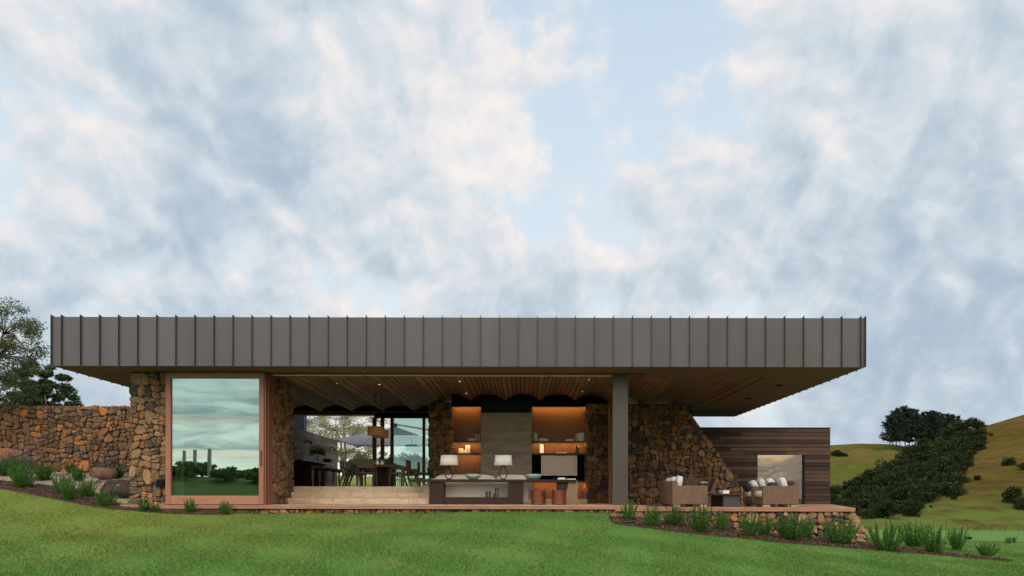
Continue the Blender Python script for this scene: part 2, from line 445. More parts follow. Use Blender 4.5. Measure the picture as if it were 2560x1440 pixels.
M['stone_garden'] = stone_mat('garden_stone', [(0., (.06, .05, .046)), (.15, (.13, .078, .046)), (.35, (.17, .10, .055)), (.55, (.21, .125, .068)), (.72, (.155, .088, .05)), (.86, (.33, .145, .05)), (.95, (.38, .16, .05)), (1., (.085, .075, .07))])
def lichen_mat():
    m, T, b, out = mat_new('lichen_rock')
    co = T.new('ShaderNodeTexCoord').outputs['Object']; n = T.noise(co, 3., 6, .6); n2 = T.noise(co, 4.5, 5, .7, .6)
    col = T.ramp(n, [(.3, (.016, .013, .011)), (.55, (.040, .031, .025)), (.75, (.085, .06, .045))])
    col = T.mix(T.smooth(n2, .60, .66), col, (.24, .22, .19))
    T.put(b.inputs['Base Color'], col); b.inputs['Roughness'].default_value = .9; b.inputs['Specular IOR Level'].default_value = .15
    bp = T.new('ShaderNodeBump'); bp.inputs['Strength'].default_value = .8; bp.inputs['Distance'].default_value = .05
    T.put(bp.inputs['Height'], T.noise(co, 8., 6, .65)); T.l.new(bp.outputs[0], b.inputs['Normal'])
    return m
M['rock_dark'] = lichen_mat()
M['mortar'] = mat('dark_mortar', (.045, .033, .025), .95, 0, .1, .3)

def wicker_mat():
    m, T, b, out = mat_new('wicker_weave')
    co = T.new('ShaderNodeTexCoord').outputs['Object']
    sp = T.new('ShaderNodeSeparateXYZ'); T.l.new(co, sp.inputs[0])
    h = T.math('ADD', sp.outputs[0], sp.outputs[1])
    a = T.math('SINE', T.math('MULTIPLY', h, 2 * math.pi / .065)); c = T.math('SINE', T.math('MULTIPLY', sp.outputs[2], 2 * math.pi / .044))
    wv = T.math('MULTIPLY', a, c)
    n = T.noise(co, 9., 5, .6)
    col = T.mix(T.smooth(wv, -.6, .6), (.04, .024, .014), (.17, .112, .070))
    col = T.vec('SCALE', col, scale=T.lin(n, .3, .7, .8, 1.2))
    T.put(b.inputs['Base Color'], col); b.inputs['Roughness'].default_value = .6; b.inputs['Specular IOR Level'].default_value = .15
    bp = T.new('ShaderNodeBump'); bp.inputs['Strength'].default_value = .6; bp.inputs['Distance'].default_value = .01
    T.put(bp.inputs['Height'], wv); T.l.new(bp.outputs[0], b.inputs['Normal'])
    return m
M['wicker'] = wicker_mat()
M['rosemary'] = leaf_mat('rosemary_leaf', (.022, .070, .012), (.050, .128, .022), (.105, .205, .045), .35)
M['strap'] = leaf_mat('strap_leaf', (.025, .06, .02), (.04, .095, .03), (.065, .125, .045), .2)
M['silver'] = leaf_mat('silver_leaf', (.11, .15, .12), (.17, .21, .17), (.22, .26, .21), .15)
M['lavender'] = leaf_mat('lavender_leaf', (.045, .065, .05), (.07, .095, .07), (.10, .12, .095), .2)
M['olive'] = leaf_mat('olive_leaf', (.035, .052, .022), (.065, .088, .038), (.11, .13, .062), .35)
M['gum'] = leaf_mat('gum_leaf', (.018, .032, .013), (.035, .056, .02), (.07, .092, .034), .25)
M['palm_tree'] = leaf_mat('pale_tree_leaf', (.12, .125, .05), (.19, .185, .08), (.26, .24, .11), .45)
M['pine'] = leaf_mat('pine_needle', (.008, .014, .010), (.013, .021, .014), (.020, .030, .018), .1)
M['manuka'] = leaf_mat('manuka_leaf', (.005, .009, .003), (.012, .020, .005), (.030, .043, .011), .12)
M['vine'] = leaf_mat('vine_leaf', (.06, .13, .03), (.10, .20, .05), (.16, .28, .07), .4)

def ground_mat(name, kind):
    m, T, b, out = mat_new(name)
    co = T.new('ShaderNodeTexCoord').outputs['Object']
    n = T.noise(co, .45, 6, .6); n2 = T.noise(co, 9., 6, .7); n3 = T.noise(T.vec('MULTIPLY', co, (1, .35, 1)), 1.6, 5, .6)
    if kind == 'lawn':
        g = T.new('ShaderNodeNewGeometry').outputs['Random Per Island']
        col = T.ramp(n, [(.3, (.043, .104, .020)), (.5, (.052, .112, .022)), (.7, (.070, .120, .025))])
        col = T.mix(T.math('MULTIPLY', T.smooth(n3, .5, .75), .28), col, (.105, .122, .030))
        sp = T.new('ShaderNodeSeparateXYZ'); T.l.new(co, sp.inputs[0])
        warm = T.math('MULTIPLY', T.smooth(sp.outputs[0], 2., -11.), T.smooth(sp.outputs[1], 13., 18.))
        col = T.mix(T.math('MULTIPLY', warm, .55), col, (.115, .128, .024))
        col = T.mix(T.math('MULTIPLY', T.smooth(T.noise(T.vec('MULTIPLY', co, (1, .6, 1)), 3.2, 6, .7), .60, .70), .5), col, (.125, .105, .036))
        col = T.vec('SCALE', col, scale=T.lin(n2, .25, .75, .84, 1.14))
        col = T.vec('SCALE', col, scale=T.lin(g, 0., 1., .78, 1.22))
    elif kind == 'mulch':
        n2 = T.noise(co, 28., 6, .75)
        col = T.ramp(n2, [(.3, (.012, .009, .008)), (.52, (.045, .028, .022)), (.66, (.085, .055, .042)), (.8, (.20, .14, .10))])
    elif kind == 'gravel':
        n2 = T.noise(co, 40., 5, .7)
        col = T.ramp(n2, [(.3, (.10, .075, .055)), (.5, (.23, .18, .135)), (.7, (.33, .27, .21))])
    elif kind == 'brownhill':
        n = T.noise(co, .03, 7, .6); n2 = T.noise(T.vec('MULTIPLY', co, (1, 1, 3.)), .22, 7, .7)
        col = T.ramp(n, [(.33, (.046, .037, .009)), (.5, (.060, .045, .013)), (.68, (.074, .052, .018))])
        col = T.vec('SCALE', col, scale=T.lin(n2, .3, .7, .62, 1.32))
        sp = T.new('ShaderNodeSeparateXYZ'); T.l.new(co, sp.inputs[0])
        col = T.mix(T.math('MULTIPLY', T.smooth(sp.outputs[2], 2.5, -3.5), T.smooth(n2, .3, .6)), col, (.055, .085, .020))
    else:
        n = T.noise(co, .018, 6, .6); n2 = T.noise(T.vec('MULTIPLY', co, (1, 1, 3.)), .16, 7, .7)
        col = T.ramp(n, [(.36, (.038, .070, .009)), (.5, (.050, .062, .012)), (.62, (.066, .054, .017))])
        col = T.vec('SCALE', col, scale=T.lin(n2, .3, .7, .75, 1.2))
    T.put(b.inputs['Base Color'], col); b.inputs['Roughness'].default_value = .9; b.inputs['Specular IOR Level'].default_value = .0 if 'hill' in kind else .1
    if kind in ('mulch', 'gravel', 'lawn', 'brownhill'):
        bp = T.new('ShaderNodeBump'); bp.inputs['Strength'].default_value = .9 if kind != 'brownhill' else .6
        bp.inputs['Distance'].default_value = {'brownhill': .6, 'lawn': .012}.get(kind, .04)
        T.put(bp.inputs['Height'], n2); T.l.new(bp.outputs[0], b.inputs['Normal'])
    return m
for k in ('lawn', 'mulch', 'gravel', 'brownhill', 'greenhill'): M[k] = ground_mat(k + '_ground', k)

# ================================================================== terrain
ctrl = [W(0, 1223, 21.5), W(150, 1250, 20.7), W(300, 1276, 20.2), W(500, 1286, 20.1), W(640, 1289, 20.1), W(1000, 1287, 20.1), W(1304, 1285, 20.0),
        W(1530, 1300, 19.4), W(1790, 1338, 18.4), W(1970, 1356, 18.3), W(2200, 1374, 18.3), W(2529, 1405, 17.8),
        W(1560, 1290, 19.7), W(1800, 1326, 19.5), W(2000, 1345, 19.5), W(2190, 1364, 19.5),
        W(0, 1440, 13.), W(640, 1440, 13.), W(1304, 1440, 13.2), W(1900, 1440, 13.8), W(2560, 1440, 14.8),
        W(0, 1330, 16.5), W(640, 1350, 16.2), W(1304, 1355, 16.), W(1900, 1392, 16.), W(2300, 1415, 16.),
        W(2480, 1354, 30.), W(2300, 1357, 27.), W(2480, 1347, 60.), W(2700, 1350, 40.), W(2480, 1326, 98.), W(2900, 1400, 24.), W(2200, 1335, 60.)]
ctrl += [Vector(p) for p in [(0, 0, -1.32), (0, 8, -1.28), (-8, 6, -1.15), (9, 6, -1.4), (20, 8, -1.9), (-14, 12, -.35), (-20, 12, .5),
        (-18, -2, .45), (-22, -8, 1.42), (-17, -8, 1.38), (-10, -8, .6), (-19, -22, .7), (0, -20, -1.5), (25, -8, -2.2),
        (-10.6, 21, .04), (-10.6, 23, .55), (-14.2, 24.9, .93), (-16.5, 24.9, 1.1), (-20, 24.9, 1.5), (-10.4, 24.9, .80), (-27, 15, 1.6),
        (-16, 30, 1.2), (-9, 34, .45), (0, 34, .4), (0, 45, .55), (-6, 60, 1.55), (5, 60, 1.0), (13, 30, -1.5), (20, 40, -2.2), (-30, 40, 1.8)]]
cp = np.array([tuple(c) for c in ctrl]); cxy = cp[:, :2]
def _phi(r2): return np.where(r2 > 1e-9, .5 * r2 * np.log(np.maximum(r2, 1e-9)), 0.)
_n = len(cp); _K = _phi(((cxy[:, None] - cxy[None]) ** 2).sum(-1)) + np.eye(_n) * .6
_P = np.c_[np.ones(_n), cxy]
_sol = np.linalg.solve(np.block([[_K, _P], [_P.T, np.zeros((3, 3))]]), np.r_[cp[:, 2], np.zeros(3)])
def ground(x, y):
    x = np.atleast_1d(np.asarray(x, float)); y = np.atleast_1d(np.asarray(y, float)); sh = x.shape
    q = np.c_[x.ravel(), y.ravel()]; z = np.empty(len(q))
    for i in range(0, len(q), 20000):
        b = q[i:i + 20000]
        z[i:i + 20000] = _phi(((b[:, None] - cxy[None]) ** 2).sum(-1)) @ _sol[:_n] + _sol[_n] + b @ _sol[_n + 1:]
    r = np.hypot(q[:, 0], q[:, 1] - 20)
    w = np.clip((r - 45) / 60, 0, 1); w = w * w * (3 - 2 * w)
    z = np.clip(z, -4.5, 2.5) * (1 - w) - 3.9 * w
    return z.reshape(sh)
def gz(x, y): return float(ground(x, y)[0])
def hit(px, py, d0=12., d1=40., f=gz):
    """first point along the pixel's ray that meets the ground"""
    ds = np.linspace(d0, d1, 400); pts = np.array([tuple(W(px, py, d)) for d in ds])
    g = ground(pts[:, 0], pts[:, 1]); i = np.argmax(pts[:, 2] <= g)
    if pts[i, 2] > g[i]: i = np.argmin(pts[:, 2] - g)
    return Vector((pts[i, 0], pts[i, 1], g[i]))

DECK_Y, TER_Y, TER_Z, TER_X0 = 20.4, 19.6, -.03, 3.2
def axis_steps(parts):
    out = []
    for a, b, n in parts: out += list(np.linspace(a, b, n, endpoint=False))
    return np.array(out + [parts[-1][1]])
gx = axis_steps([(-2500, -300, 6), (-300, -60, 14), (-60, -24, 40), (-24, 16, 200), (16, 40, 60), (40, 130, 40), (130, 2500, 16)])
gy = axis_steps([(-2500, -200, 6), (-200, -40, 10), (-40, 8, 60), (8, 33, 125), (33, 70, 60), (70, 140, 40), (140, 3000, 20)])
GX, GY = np.meshgrid(gx, gy)
GZ = ground(GX, GY)
GZ += .012 * np.sin(GX * 2.3 + GY) * np.cos(GY * 1.7 - GX * .6)
inside = ((GX > -10.15) & (GX < TER_X0 + .1) & (GY > DECK_Y + .2) & (GY < 31.5)) | ((GX >= TER_X0) & (GX < 8.1 + (GY - 19.6) * .33) & (GY > TER_Y + .25) & (GY < 31))
GZ = np.where(inside, np.minimum(GZ, -.9), GZ)
def grid_mesh(name, X, Y, Z, m, smooth=True):
    h, w = X.shape; idx = np.arange(h * w).reshape(h, w)
    F4 = np.stack([idx[:-1, :-1], idx[:-1, 1:], idx[1:, 1:], idx[1:, :-1]], -1).reshape(-1, 4)
    return fastmesh(name, np.c_[X.ravel(), Y.ravel(), Z.ravel()], F4, m, None, smooth)
tag(grid_mesh('lawn_ground', GX, GY, GZ, M['lawn']), kind='structure')

# planting beds as sheets lying just above the ground, between a front and a back curve
def resample(pts, n):
    pts = np.array(pts, float); s = np.r_[0, np.cumsum(np.hypot(*np.diff(pts, axis=0).T))]
    t = np.linspace(0, s[-1], n)
    return np.c_[np.interp(t, s, pts[:, 0]), np.interp(t, s, pts[:, 1])]
def bed(name, front, back, m, lift=.03, na=160, nb=26, rough=.03):
    f, b = resample(front, na), resample(back, na)
    t = np.linspace(0, 1, nb)[:, None, None]
    P = f[None] * (1 - t) + b[None] * t
    k = np.random.default_rng(3)
    Z = ground(P[..., 0], P[..., 1]) + lift + k.normal(0, rough * .4, P.shape[:2])
    edge = np.minimum(np.linspace(0, 1, nb), np.linspace(1, 0, nb))[:, None]
    Z -= (lift + .03) * (edge < .02)
    return grid_mesh(name, P[..., 0], P[..., 1], Z, m, False)
LB_px = [(-160, 1195), (-60, 1212), (0, 1224), (75, 1236), (150, 1252), (225, 1266), (300, 1276), (400, 1284), (500, 1288), (575, 1288)]
LB_front = [tuple(hit(a, b, 17, 26).xy) for a, b in LB_px]
LB_back = [(-19., 22.6), (-15.3, 22.6), (-13.3, 22.3), (-11.6, 21.7), (-10.7, 21.0), (-10.35, 20.5), (-9.4, 20.42), (-8.2, 20.42), (-7.45, 20.4)]
tag(bed('mulch_bed', LB_front, LB_back, M['mulch'], .05), kind='structure')
GB_back = [(-19., 24.9), (-15.3, 24.9), (-13.3, 24.9), (-11.6, 24.9), (-10.35, 24.9)]
GB_front = [(-19., 22.5), (-15.3, 22.5), (-13.3, 22.2), (-11.6, 21.6), (-10.35, 20.9)]
tag(bed('gravel_ground', GB_front, GB_back, M['gravel'], .04), kind='structure')
RB_px = [(1528, 1303), (1545, 1313), (1660, 1327), (1789, 1342), (1969, 1359), (2200, 1377), (2258, 1383), (2380, 1393), (2470, 1400), (2525, 1405)]
RB_front = [tuple(hit(a, b, 15.5, 19.5).xy) for a, b in RB_px]
RB_back = [(2.15, 19.6), (3.2, 19.58), (5.0, 19.58), (6.5, 19.58), (7.8, 19.58), (8.8, 19.4), (9.6, 19.0), (10.4, 18.4), (11.0, 17.95)]
tag(bed('mulch_bed', RB_front, RB_back, M['mulch'], .04), kind='structure')

def in_poly(x, y, poly):
    poly = np.array(poly); c = np.zeros(len(x), bool); j = len(poly) - 1
    for i in range(len(poly)):
        xi, yi = poly[i]; xj, yj = poly[j]
        c ^= ((yi > y) != (yj > y)) & (x < (xj - xi) * (y - yi) / (yj - yi + 1e-12) + xi); j = i
    return c
bedL = LB_front + LB_back[::-1]; bedG = GB_front + GB_back[::-1]; bedR = RB_front + RB_back[::-1]

def lawn_blades():
    pts = []
    for (x0, x1, y0, y1, dens) in ((-12.5, 13.5, 12.2, 17., 1500), (-14.5, 14.5, 17., 21.5, 900), (9., 24., 19., 32., 260), (-13., 14., 8., 12.2, 420), (-21., -12.5, 10., 17., 420), (-21., -14.5, 17., 23.5, 420), (13.5, 19., 10., 17., 300), (14.5, 20., 17., 19., 300)):
        n = int((x1 - x0) * (y1 - y0) * dens)
        pts.append(np.c_[rng.uniform(x0, x1, n), rng.uniform(y0, y1, n)])
    P = np.concatenate(pts); x, y = P.T
    # keep what the lens can see, off the beds and the house
    px = CX + F * x / y
    x, y = x + rng.normal(0, .03, len(x)), y + rng.normal(0, .03, len(y))
    ok = (px > -1900) & (px < 4200) & ~in_poly(x, y, bedL) & ~in_poly(x, y, bedG) & ~in_poly(x, y, bedR)
    ok &= ~((x > -10.3) & (x < TER_X0) & (y > DECK_Y - .02)) & ~((x >= TER_X0 - .2) & (y > TER_Y - .02) & (x < 8.7 + (y - 19.6) * .33))
    P = P[ok]; x, y = P.T; n = len(P)
    z = ground(x, y) - .004
    a = rng.uniform(0, 2 * np.pi, n); h = rng.uniform(.018, .05, n) * (1 + .5 * (rng.random(n) < .05)); w = rng.uniform(.004, .008, n)
    lean = rng.normal(0, .018, (n, 2))
    u = np.c_[np.cos(a), np.sin(a)] * w[:, None]
    V = np.empty((n, 3, 3)); V[:, 0] = np.c_[x - u[:, 0], y - u[:, 1], z]; V[:, 1] = np.c_[x + u[:, 0], y + u[:, 1], z]
    V[:, 2] = np.c_[x + lean[:, 0], y + lean[:, 1], z + h]
    o = fastmesh('lawn_grass', V.reshape(-1, 3), np.arange(n * 3).reshape(-1, 3), M['lawn'])
    tag(o, 'short mown green grass of the sloping lawn', 'grass', kind='stuff')
lawn_blades()

def bark_litter():
    pts = []
    for poly in (bedL, bedR):
        P = np.array(poly); n = 16000
        x = rng.uniform(P[:, 0].min(), P[:, 0].max(), n); y = rng.uniform(P[:, 1].min(), P[:, 1].max(), n)
        k = in_poly(x + rng.normal(0, .03, n), y + rng.normal(0, .03, n), poly); pts.append(np.c_[x[k], y[k]])
    P = np.concatenate(pts); n = len(P); z = ground(P[:, 0], P[:, 1]) + .05 + rng.uniform(0, .012, n)
    C = np.c_[P, z]; a = rng.uniform(0, 2 * np.pi, n); L = rng.uniform(.008, .028, n)[:, None]; Wd = rng.uniform(.004, .010, n)[:, None]
    u = np.c_[np.cos(a), np.sin(a), rng.normal(0, .3, n)]; w = np.c_[-np.sin(a), np.cos(a), rng.normal(0, .5, n)]
    V = np.stack([C - u * L - w * Wd, C + u * L - w * Wd, C + u * L + w * Wd, C - u * L + w * Wd], 1)
    o = fastmesh('bark_litter', V.reshape(-1, 3), np.arange(n * 4).reshape(-1, 4), mat('bark_chip', (.075, .045, .032), .9, 0, .1, .3, 5., island=.75))
    tag(o, 'scattered brown bark chips on the planting beds', 'bark chips', kind='stuff')
bark_litter()

# ------------------------------------------------------------------ hills
def interp(px, tab): return np.interp(px, [a for a, _ in tab], [b for _, b in tab])
def hill(name, px, crest, foot, Df, Dc, De, m, power=1., seed=0., bump=1.):
    """terrain rising from its foot at distance Df to a crest at Dc, falling away to De"""
    t = np.r_[np.linspace(0, 1, 60), 1 + np.linspace(.03, 1, 20)]
    Dd = np.where(t <= 1, Df + (Dc - Df) * t, Dc + (De - Dc) * (t - 1))
    PX, TT = np.meshgrid(px, t); DD = np.meshgrid(px, Dd)[1]
    zf = -(interp(PX, foot) - CY) / F * Df; zc = -(interp(PX, crest) - CY) / F * Dc
    s = np.clip(TT, 0, 1) ** power
    Z = zf + (zc - zf) * s
    fall = np.clip(TT - 1, 0, 1); Z = np.where(TT > 1, zc + (-6 - zc) * fall ** 1.6, Z)
    X = (PX - CX) / F * DD
    N = np.array([mnoise.noise(Vector((a * .035 + seed, b * .035, 0))) + .5 * mnoise.noise(Vector((a * .11, b * .11 + seed, 0))) for a, b in zip(X.ravel(), DD.ravel())]).reshape(X.shape)
    Z[0] -= 4.
    Z += EYE + N * bump * np.sin(np.pi * np.clip(TT, 0, 1)) ** .7
    o = tag(grid_mesh(name, X, DD, Z, m), kind='structure')
    return lambda p, y_: None, (px, Dd, Z)
near_px = np.r_[np.linspace(1800, 2700, 150), np.linspace(2720, 5200, 60)]
_, NEAR = hill('hillside', near_px, [(1800, 1262), (2000, 1262), (2100, 1236), (2200, 1182), (2300, 1132), (2400, 1088), (2450, 1067), (2500, 1052), (2560, 1034), (2700, 992), (3000, 940), (4000, 900), (5200, 1100)],
               [(1800, 1300), (2200, 1302), (2300, 1308), (2400, 1314), (2560, 1322), (3000, 1335), (5200, 1360)], 100., 200., 330., M['brownhill'], 1.05, 3., 1.0)
far_px = np.r_[np.linspace(1500, 2600, 120), np.linspace(2620, 3200, 20)]
_, FARH = hill('green_hill', far_px, [(1500, 1180), (1800, 1140), (1950, 1120), (2073, 1112), (2150, 1107), (2235, 1109), (2290, 1119), (2340, 1136), (2600, 1150), (3200, 1180)],
               [(1500, 1262), (3200, 1262)], 205., 330., 480., M['greenhill'], .8, 9., 3.5)
def on_hill(H, px, py):
    """point of a hill surface seen at that pixel"""
    hx, Dd, Z = H
    i = int(np.argmin(abs(hx - px))); col = Z[:, i]
    py0 = py - ROLL * (px - CX)
    e = CY - (col - EYE) * F / Dd
    j = int(np.argmax(e <= py0)) if (e <= py0).any() else int(np.argmin(e))
    return Vector(((px - CX) / F * Dd[j], Dd[j], col[j]))

# ================================================================== stone walls
def clip_poly(poly, n, d):
    """keep the side n.p <= d"""
    out = []; m = len(poly)
    for i in range(m):
        a, b = poly[i], poly[(i + 1) % m]
        da = n[0] * a[0] + n[1] * a[1] - d; db = n[0] * b[0] + n[1] * b[1] - d
        if da <= 0: out.append(a)
        if (da < 0 < db) or (db < 0 < da):
            t = da / (da - db); out.append((a[0] + (b[0] - a[0]) * t, a[1] + (b[1] - a[1]) * t))
    return out
def stones(outline, seed, size=.042, thick=.048):
    """irregular rubble fitted into a convex outline (u, v); returns verts (u, v, depth) and faces"""
    k = random.Random(seed); sd = seed * 3.7
    def area_c(p):
        A = cu = cv = 0.
        for i in range(len(p)):
            (x0, y0), (x1, y1) = p[i], p[(i + 1) % len(p)]; c = x0 * y1 - x1 * y0; A += c; cu += (x0 + x1) * c; cv += (y0 + y1) * c
        if abs(A) < 1e-9: return 0., p[0][0], p[0][1]
        return A / 2, cu / (3 * A), cv / (3 * A)
    if area_c(outline)[0] < 0: outline = outline[::-1]
    todo = [outline]; cells = []
    while todo:
        p = todo.pop(); A, cu, cv = area_c(p)
        if A < size * math.exp(k.gauss(.05, .75)): cells.append((p, A)); continue
        us = [q[0] for q in p]; vs = [q[1] for q in p]; w, h = max(us) - min(us), max(vs) - min(vs)
        t = k.gauss(0, .20); off = k.uniform(-.13, .13)
        if w > h * 1.05: nn = (math.cos(t), math.sin(t)); d0 = nn[0] * (cu + off * w) + nn[1] * cv
        else: nn = (math.sin(t), math.cos(t)); d0 = nn[0] * cu + nn[1] * (cv + off * h)
        a, b = clip_poly(p, nn, d0), clip_poly(p, (-nn[0], -nn[1]), -d0)
        if len(a) < 3 or len(b) < 3: cells.append((p, A)); continue
        todo += [a, b]
    def warp(u, v):
        q = Vector((u * 2.6 + sd, v * 2.6, sd)); r = Vector((u * 7. + sd, v * 7., 3. + sd))
        return (u + .038 * mnoise.noise(q) + .016 * mnoise.noise(r), v +   .038 * mnoise.noise(q + Vector((9.1, 4.2, 1.3))) + .016 * mnoise.noise(r + Vector((5.1, 1.2, 7.3))))
    V = []; Fs = []
    for poly, A in cells:
        m = len(poly); ch = []
        for i in range(m):
            a, b = poly[i], poly[(i + 1) % m]; L = math.hypot(b[0] - a[0], b[1] - a[1])
            if L < .010: continue
            q = k.uniform(.14, .32); q2 = 1 - k.uniform(.14, .32)
            n = max(1, int(L * (q2 - q) / .05))
            ch += [warp(a[0] + (b[0] - a[0]) * (q + (q2 - q) * j / n), a[1] + (b[1] - a[1]) * (q + (q2 - q) * j / n)) for j in range(n + 1)]
        if len(ch) < 4: continue
        N = len(ch); _, cu, cv = area_c(ch); sz = math.sqrt(A); g = min(.12, .0075 / max(sz, .05))
        th = thick * k.uniform(.5, 1.4); tu, tv = k.gauss(0, .16), k.gauss(0, .16); o = len(V)
        for sc, dp in ((1 - g * .6, -.05), (1 - g, th * .40), (.90 - g, th * .78), (.68, th * .98), (.36, th * 1.06)):
            for (a, b) in ch:
                du, dv = (a - cu) * sc, (b - cv) * sc; front = dp > th * .5
                if front: du *= k.uniform(.95, 1.02); dv *= k.uniform(.95, 1.02)
                V.append((cu + du, cv + dv, dp + (k.uniform(-.010, .010) + tu * du + tv * dv if front else 0)))
        V.append((cu, cv, th * 1.05))
        for rg in range(4):
            for i in range(N):
                j = (i + 1) % N
                Fs.append((o + rg * N + i, o + rg * N + j, o + (rg + 1) * N + j, o + (rg + 1) * N + i))
        Fs += [(o + 4 * N + i, o + 4 * N + (i + 1) % N, o + 5 * N) for i in range(N)]
    return V, Fs
def stone_face(mb, outline, org, U, Vv, Nn, seed, **kw):
    org, U, Vv, Nn = Vector(org), Vector(U), Vector(Vv), Vector(Nn)
    V, Fs = stones(outline, seed, **kw)
    flip = U.cross(Vv).dot(Nn) < 0
    mb.add([org + U * a + Vv * b + Nn * c for a, b, c in V], [f[::-1] for f in Fs] if flip else Fs)
def rect(u0, u1, v0, v1): return [(u0, v0), (u1, v0), (u1, v1), (u0, v1)]
X_, Y_, Z_ = Vector((1, 0, 0)), Vector((0, 1, 0)), Vector((0, 0, 1))

# ================================================================== the house
HOUSE = thing('house', 'long low modern house with stone piers under a deep dark metal roof band', 'house', (0, 20.4, 0))
RX0, RX1, RY0, RY1, RZ0, RZ1 = -11.76, 8.59, 20.0, 32.3, 3.475, 4.70
# roof: fascia band with standing seams on all sides
mb = MB()
pan = [RX0 + .05] + list(np.linspace(-11.50, 8.47, 43)) + [RX1 - .05]
for a, b in zip(pan, pan[1:]): mb.box(a + .001, b - .001, RY0 + random.uniform(0, .004), RY0 + .05, RZ0, RZ1)
mb.box(RX0 + .05, RX1 - .05, RY1 - .05, RY1, RZ0, RZ1)
mb.box(RX0, RX0 + .05, RY0, RY1, RZ0, RZ1)
mb.box(RX1 - .05, RX1, RY0, RY1, RZ0, RZ1)
mb.box(RX0 + .05, RX1 - .05, RY0 + .05, RY1 - .05, RZ1 - .12, RZ1 - .06)
roof = mb.build('roof', M['fascia'], HOUSE)
mb = MB()
fins = [RX0 + .006] + list(np.linspace(-11.50, 8.47, 43)) + [RX1 - .006]
for x in fins:
    mb.prism([(RY0 - .05, RZ0 + .004), (RY0 - .002, RZ0 + .004), (RY0 - .002, RZ1 + .003), (RY0 + .30, RZ1 + .003), (RY0 + .30, RZ1 + .012), (RY0 - .05, RZ1 + .05)], x - .006, x + .006, 'x')
for y in np.arange(RY0 + .6, RY1, .6):
    for s, xe in ((-1, RX0), (1, RX1)):
        mb.box(*sorted((xe + s * .002, xe + s * .05)), y - .006, y + .006, RZ0 - .012, RZ1 + .05)
mb.build('standing_seam', M['fin'], roof)
# soffit: flat border round the vaulted ceiling
VX0, VX1, VY0, VY1 = -8.97, 6.63, 21.75, 31.0
mb = MB()
zs0, zs1 = RZ0 + .004, RZ0 + .05
mb.box(RX0 + .052, RX1 - .052, RY0 + .052, VY0, zs0, zs1)
mb.box(RX0 + .052, RX1 - .052, VY1, RY1 - .052, zs0, zs1)
mb.box(RX0 + .052, VX0, VY0, VY1, zs0, zs1)
mb.box(VX1, RX1 - .052, VY0, VY1, zs0, zs1)
soffit = mb.build('soffit', M['soffit'], HOUSE)
for px, py in ((1947, 963), (1871, 996)):
    D = (RZ0 - EYE) * F / (CY - (py - ROLL * (px - CX)))
    mb = MB().lathe([(.0, RZ0 + .001), (.10, RZ0 + .001), (.115, RZ0 - .006), (.115, RZ0 + .002)], 24, ((px - CX) / F * D, D, 0))
    mb.build('recessed_speaker', M['dark'], soffit)
# vaulted board ceiling: arcs 1.2 m wide running front to back, each of nine boards with a dark groove between them
mb = MB(); per = 9; sag = .24; ch = 1.2; Rr = (ch * ch / 4 + sag * sag) / (2 * sag)
def arc(t): return math.sqrt(Rr * Rr - ((t - .5) * ch) ** 2) - (Rr - sag)
for v in range(13):
    x0 = VX0 + v * ch
    for b in range(per):
        a0, a1 = (b + .085) / per, (b + .915) / per
        xa, xb = x0 + a0 * ch, x0 + a1 * ch; za, zb = RZ0 + .03 + arc(a0), RZ0 + .03 + arc(a1)
        mb.prism([(xa, za), (xb, zb), (xb, zb + .03), (xa, za + .03)], VY0 + .002, VY1 - .002)
ceiling = mb.build('ceiling', M['ceiling'], HOUSE)
mb = MB()
for v in range(13):
    x0 = VX0 + v * ch
    for b in range(per):
        a0, a1 = b / per, (b + 1) / per
        xa, xb = x0 + a0 * ch, x0 + a1 * ch; za, zb = RZ0 + .075 + arc(a0), RZ0 + .075 + arc(a1)
        mb.prism([(xa, za), (xb, zb), (xb, zb + .02), (xa, za + .02)], VY0 + .002, VY1 - .002)
mb.build('ceiling_backing', M['dark'], ceiling)
for k_, (px, py) in enumerate([(843, 959), (948, 959), (1149, 950), (1165, 980), (1176, 1004), (1471, 951), (1454, 980), (1441, 1004)]):
    D = (RZ0 + .07 - EYE) * F / (CY - (py - ROLL * (px - CX)))
    x = (px - CX) / F * D
    t = ((x - VX0) / ch) % 1; z = RZ0 + .03 + arc(t)
    dl = MB().lathe([(.0, z - .004), (.035, z - .004), (.05, z - .012), (.05, z + .004)], 16, (x, D, 0)).build('downlight', M['iron'], ceiling)
    m2 = MB().lathe([(.0, z - .008), (.03, z - .008), (.03, z - .005)], 12, (x, D, 0))
    m2.build('downlight', M['down'], ceiling); bpy.data.objects.remove(dl)

# left stone pier, stone side wall, fireplace pillars, raking terrace wall
def stone_part(name, faces, core, seed, m='stone_pier', label=None, parent=HOUSE, **kw):
    mb = MB()
    for i, (o, org, U, V, N) in enumerate(faces): stone_face(mb, o, org, U, V, N, seed + i, **kw)
    w = mb.build(name, M[m], parent, False)
    if label: w['label'] = label
    c = MB()
    for bx in core: (c.box(*bx) if len(bx) == 6 else c.prism(*bx))
    c.build('mortar_core', M['mortar'], w)
    return w
ZT = RZ0 + .002
stone_part('stone_pier', [(rect(-10.31, -9.30, -.05, ZT), (0, 21.05, 0), X_, Z_, -Y_), (rect(21.05, 23.6, -.3, ZT), (-10.25, 0, 0), Y_, Z_, -X_)],
           [(-10.24, -9.302, 21.06, 23.6, -.4, ZT - .01)], 11, label='rubble stone pier at the left end beside the tall glass door')
stone_part('stone_side_wall', [(rect(21.30, 23.75, -.02, ZT), (-6.80, 0, 0), Y_, Z_, X_), (rect(-7.4, -6.80, 0, ZT), (0, 21.35, 0), X_, Z_, -Y_)],
           [(-9.30, -6.81, 22.2, 23.74, -.1, ZT - .01), (-7.4, -6.81, 21.36, 22.2, -.1, ZT - .01)], 21, label='rubble stone wall returning inward beside the kitchen steps')
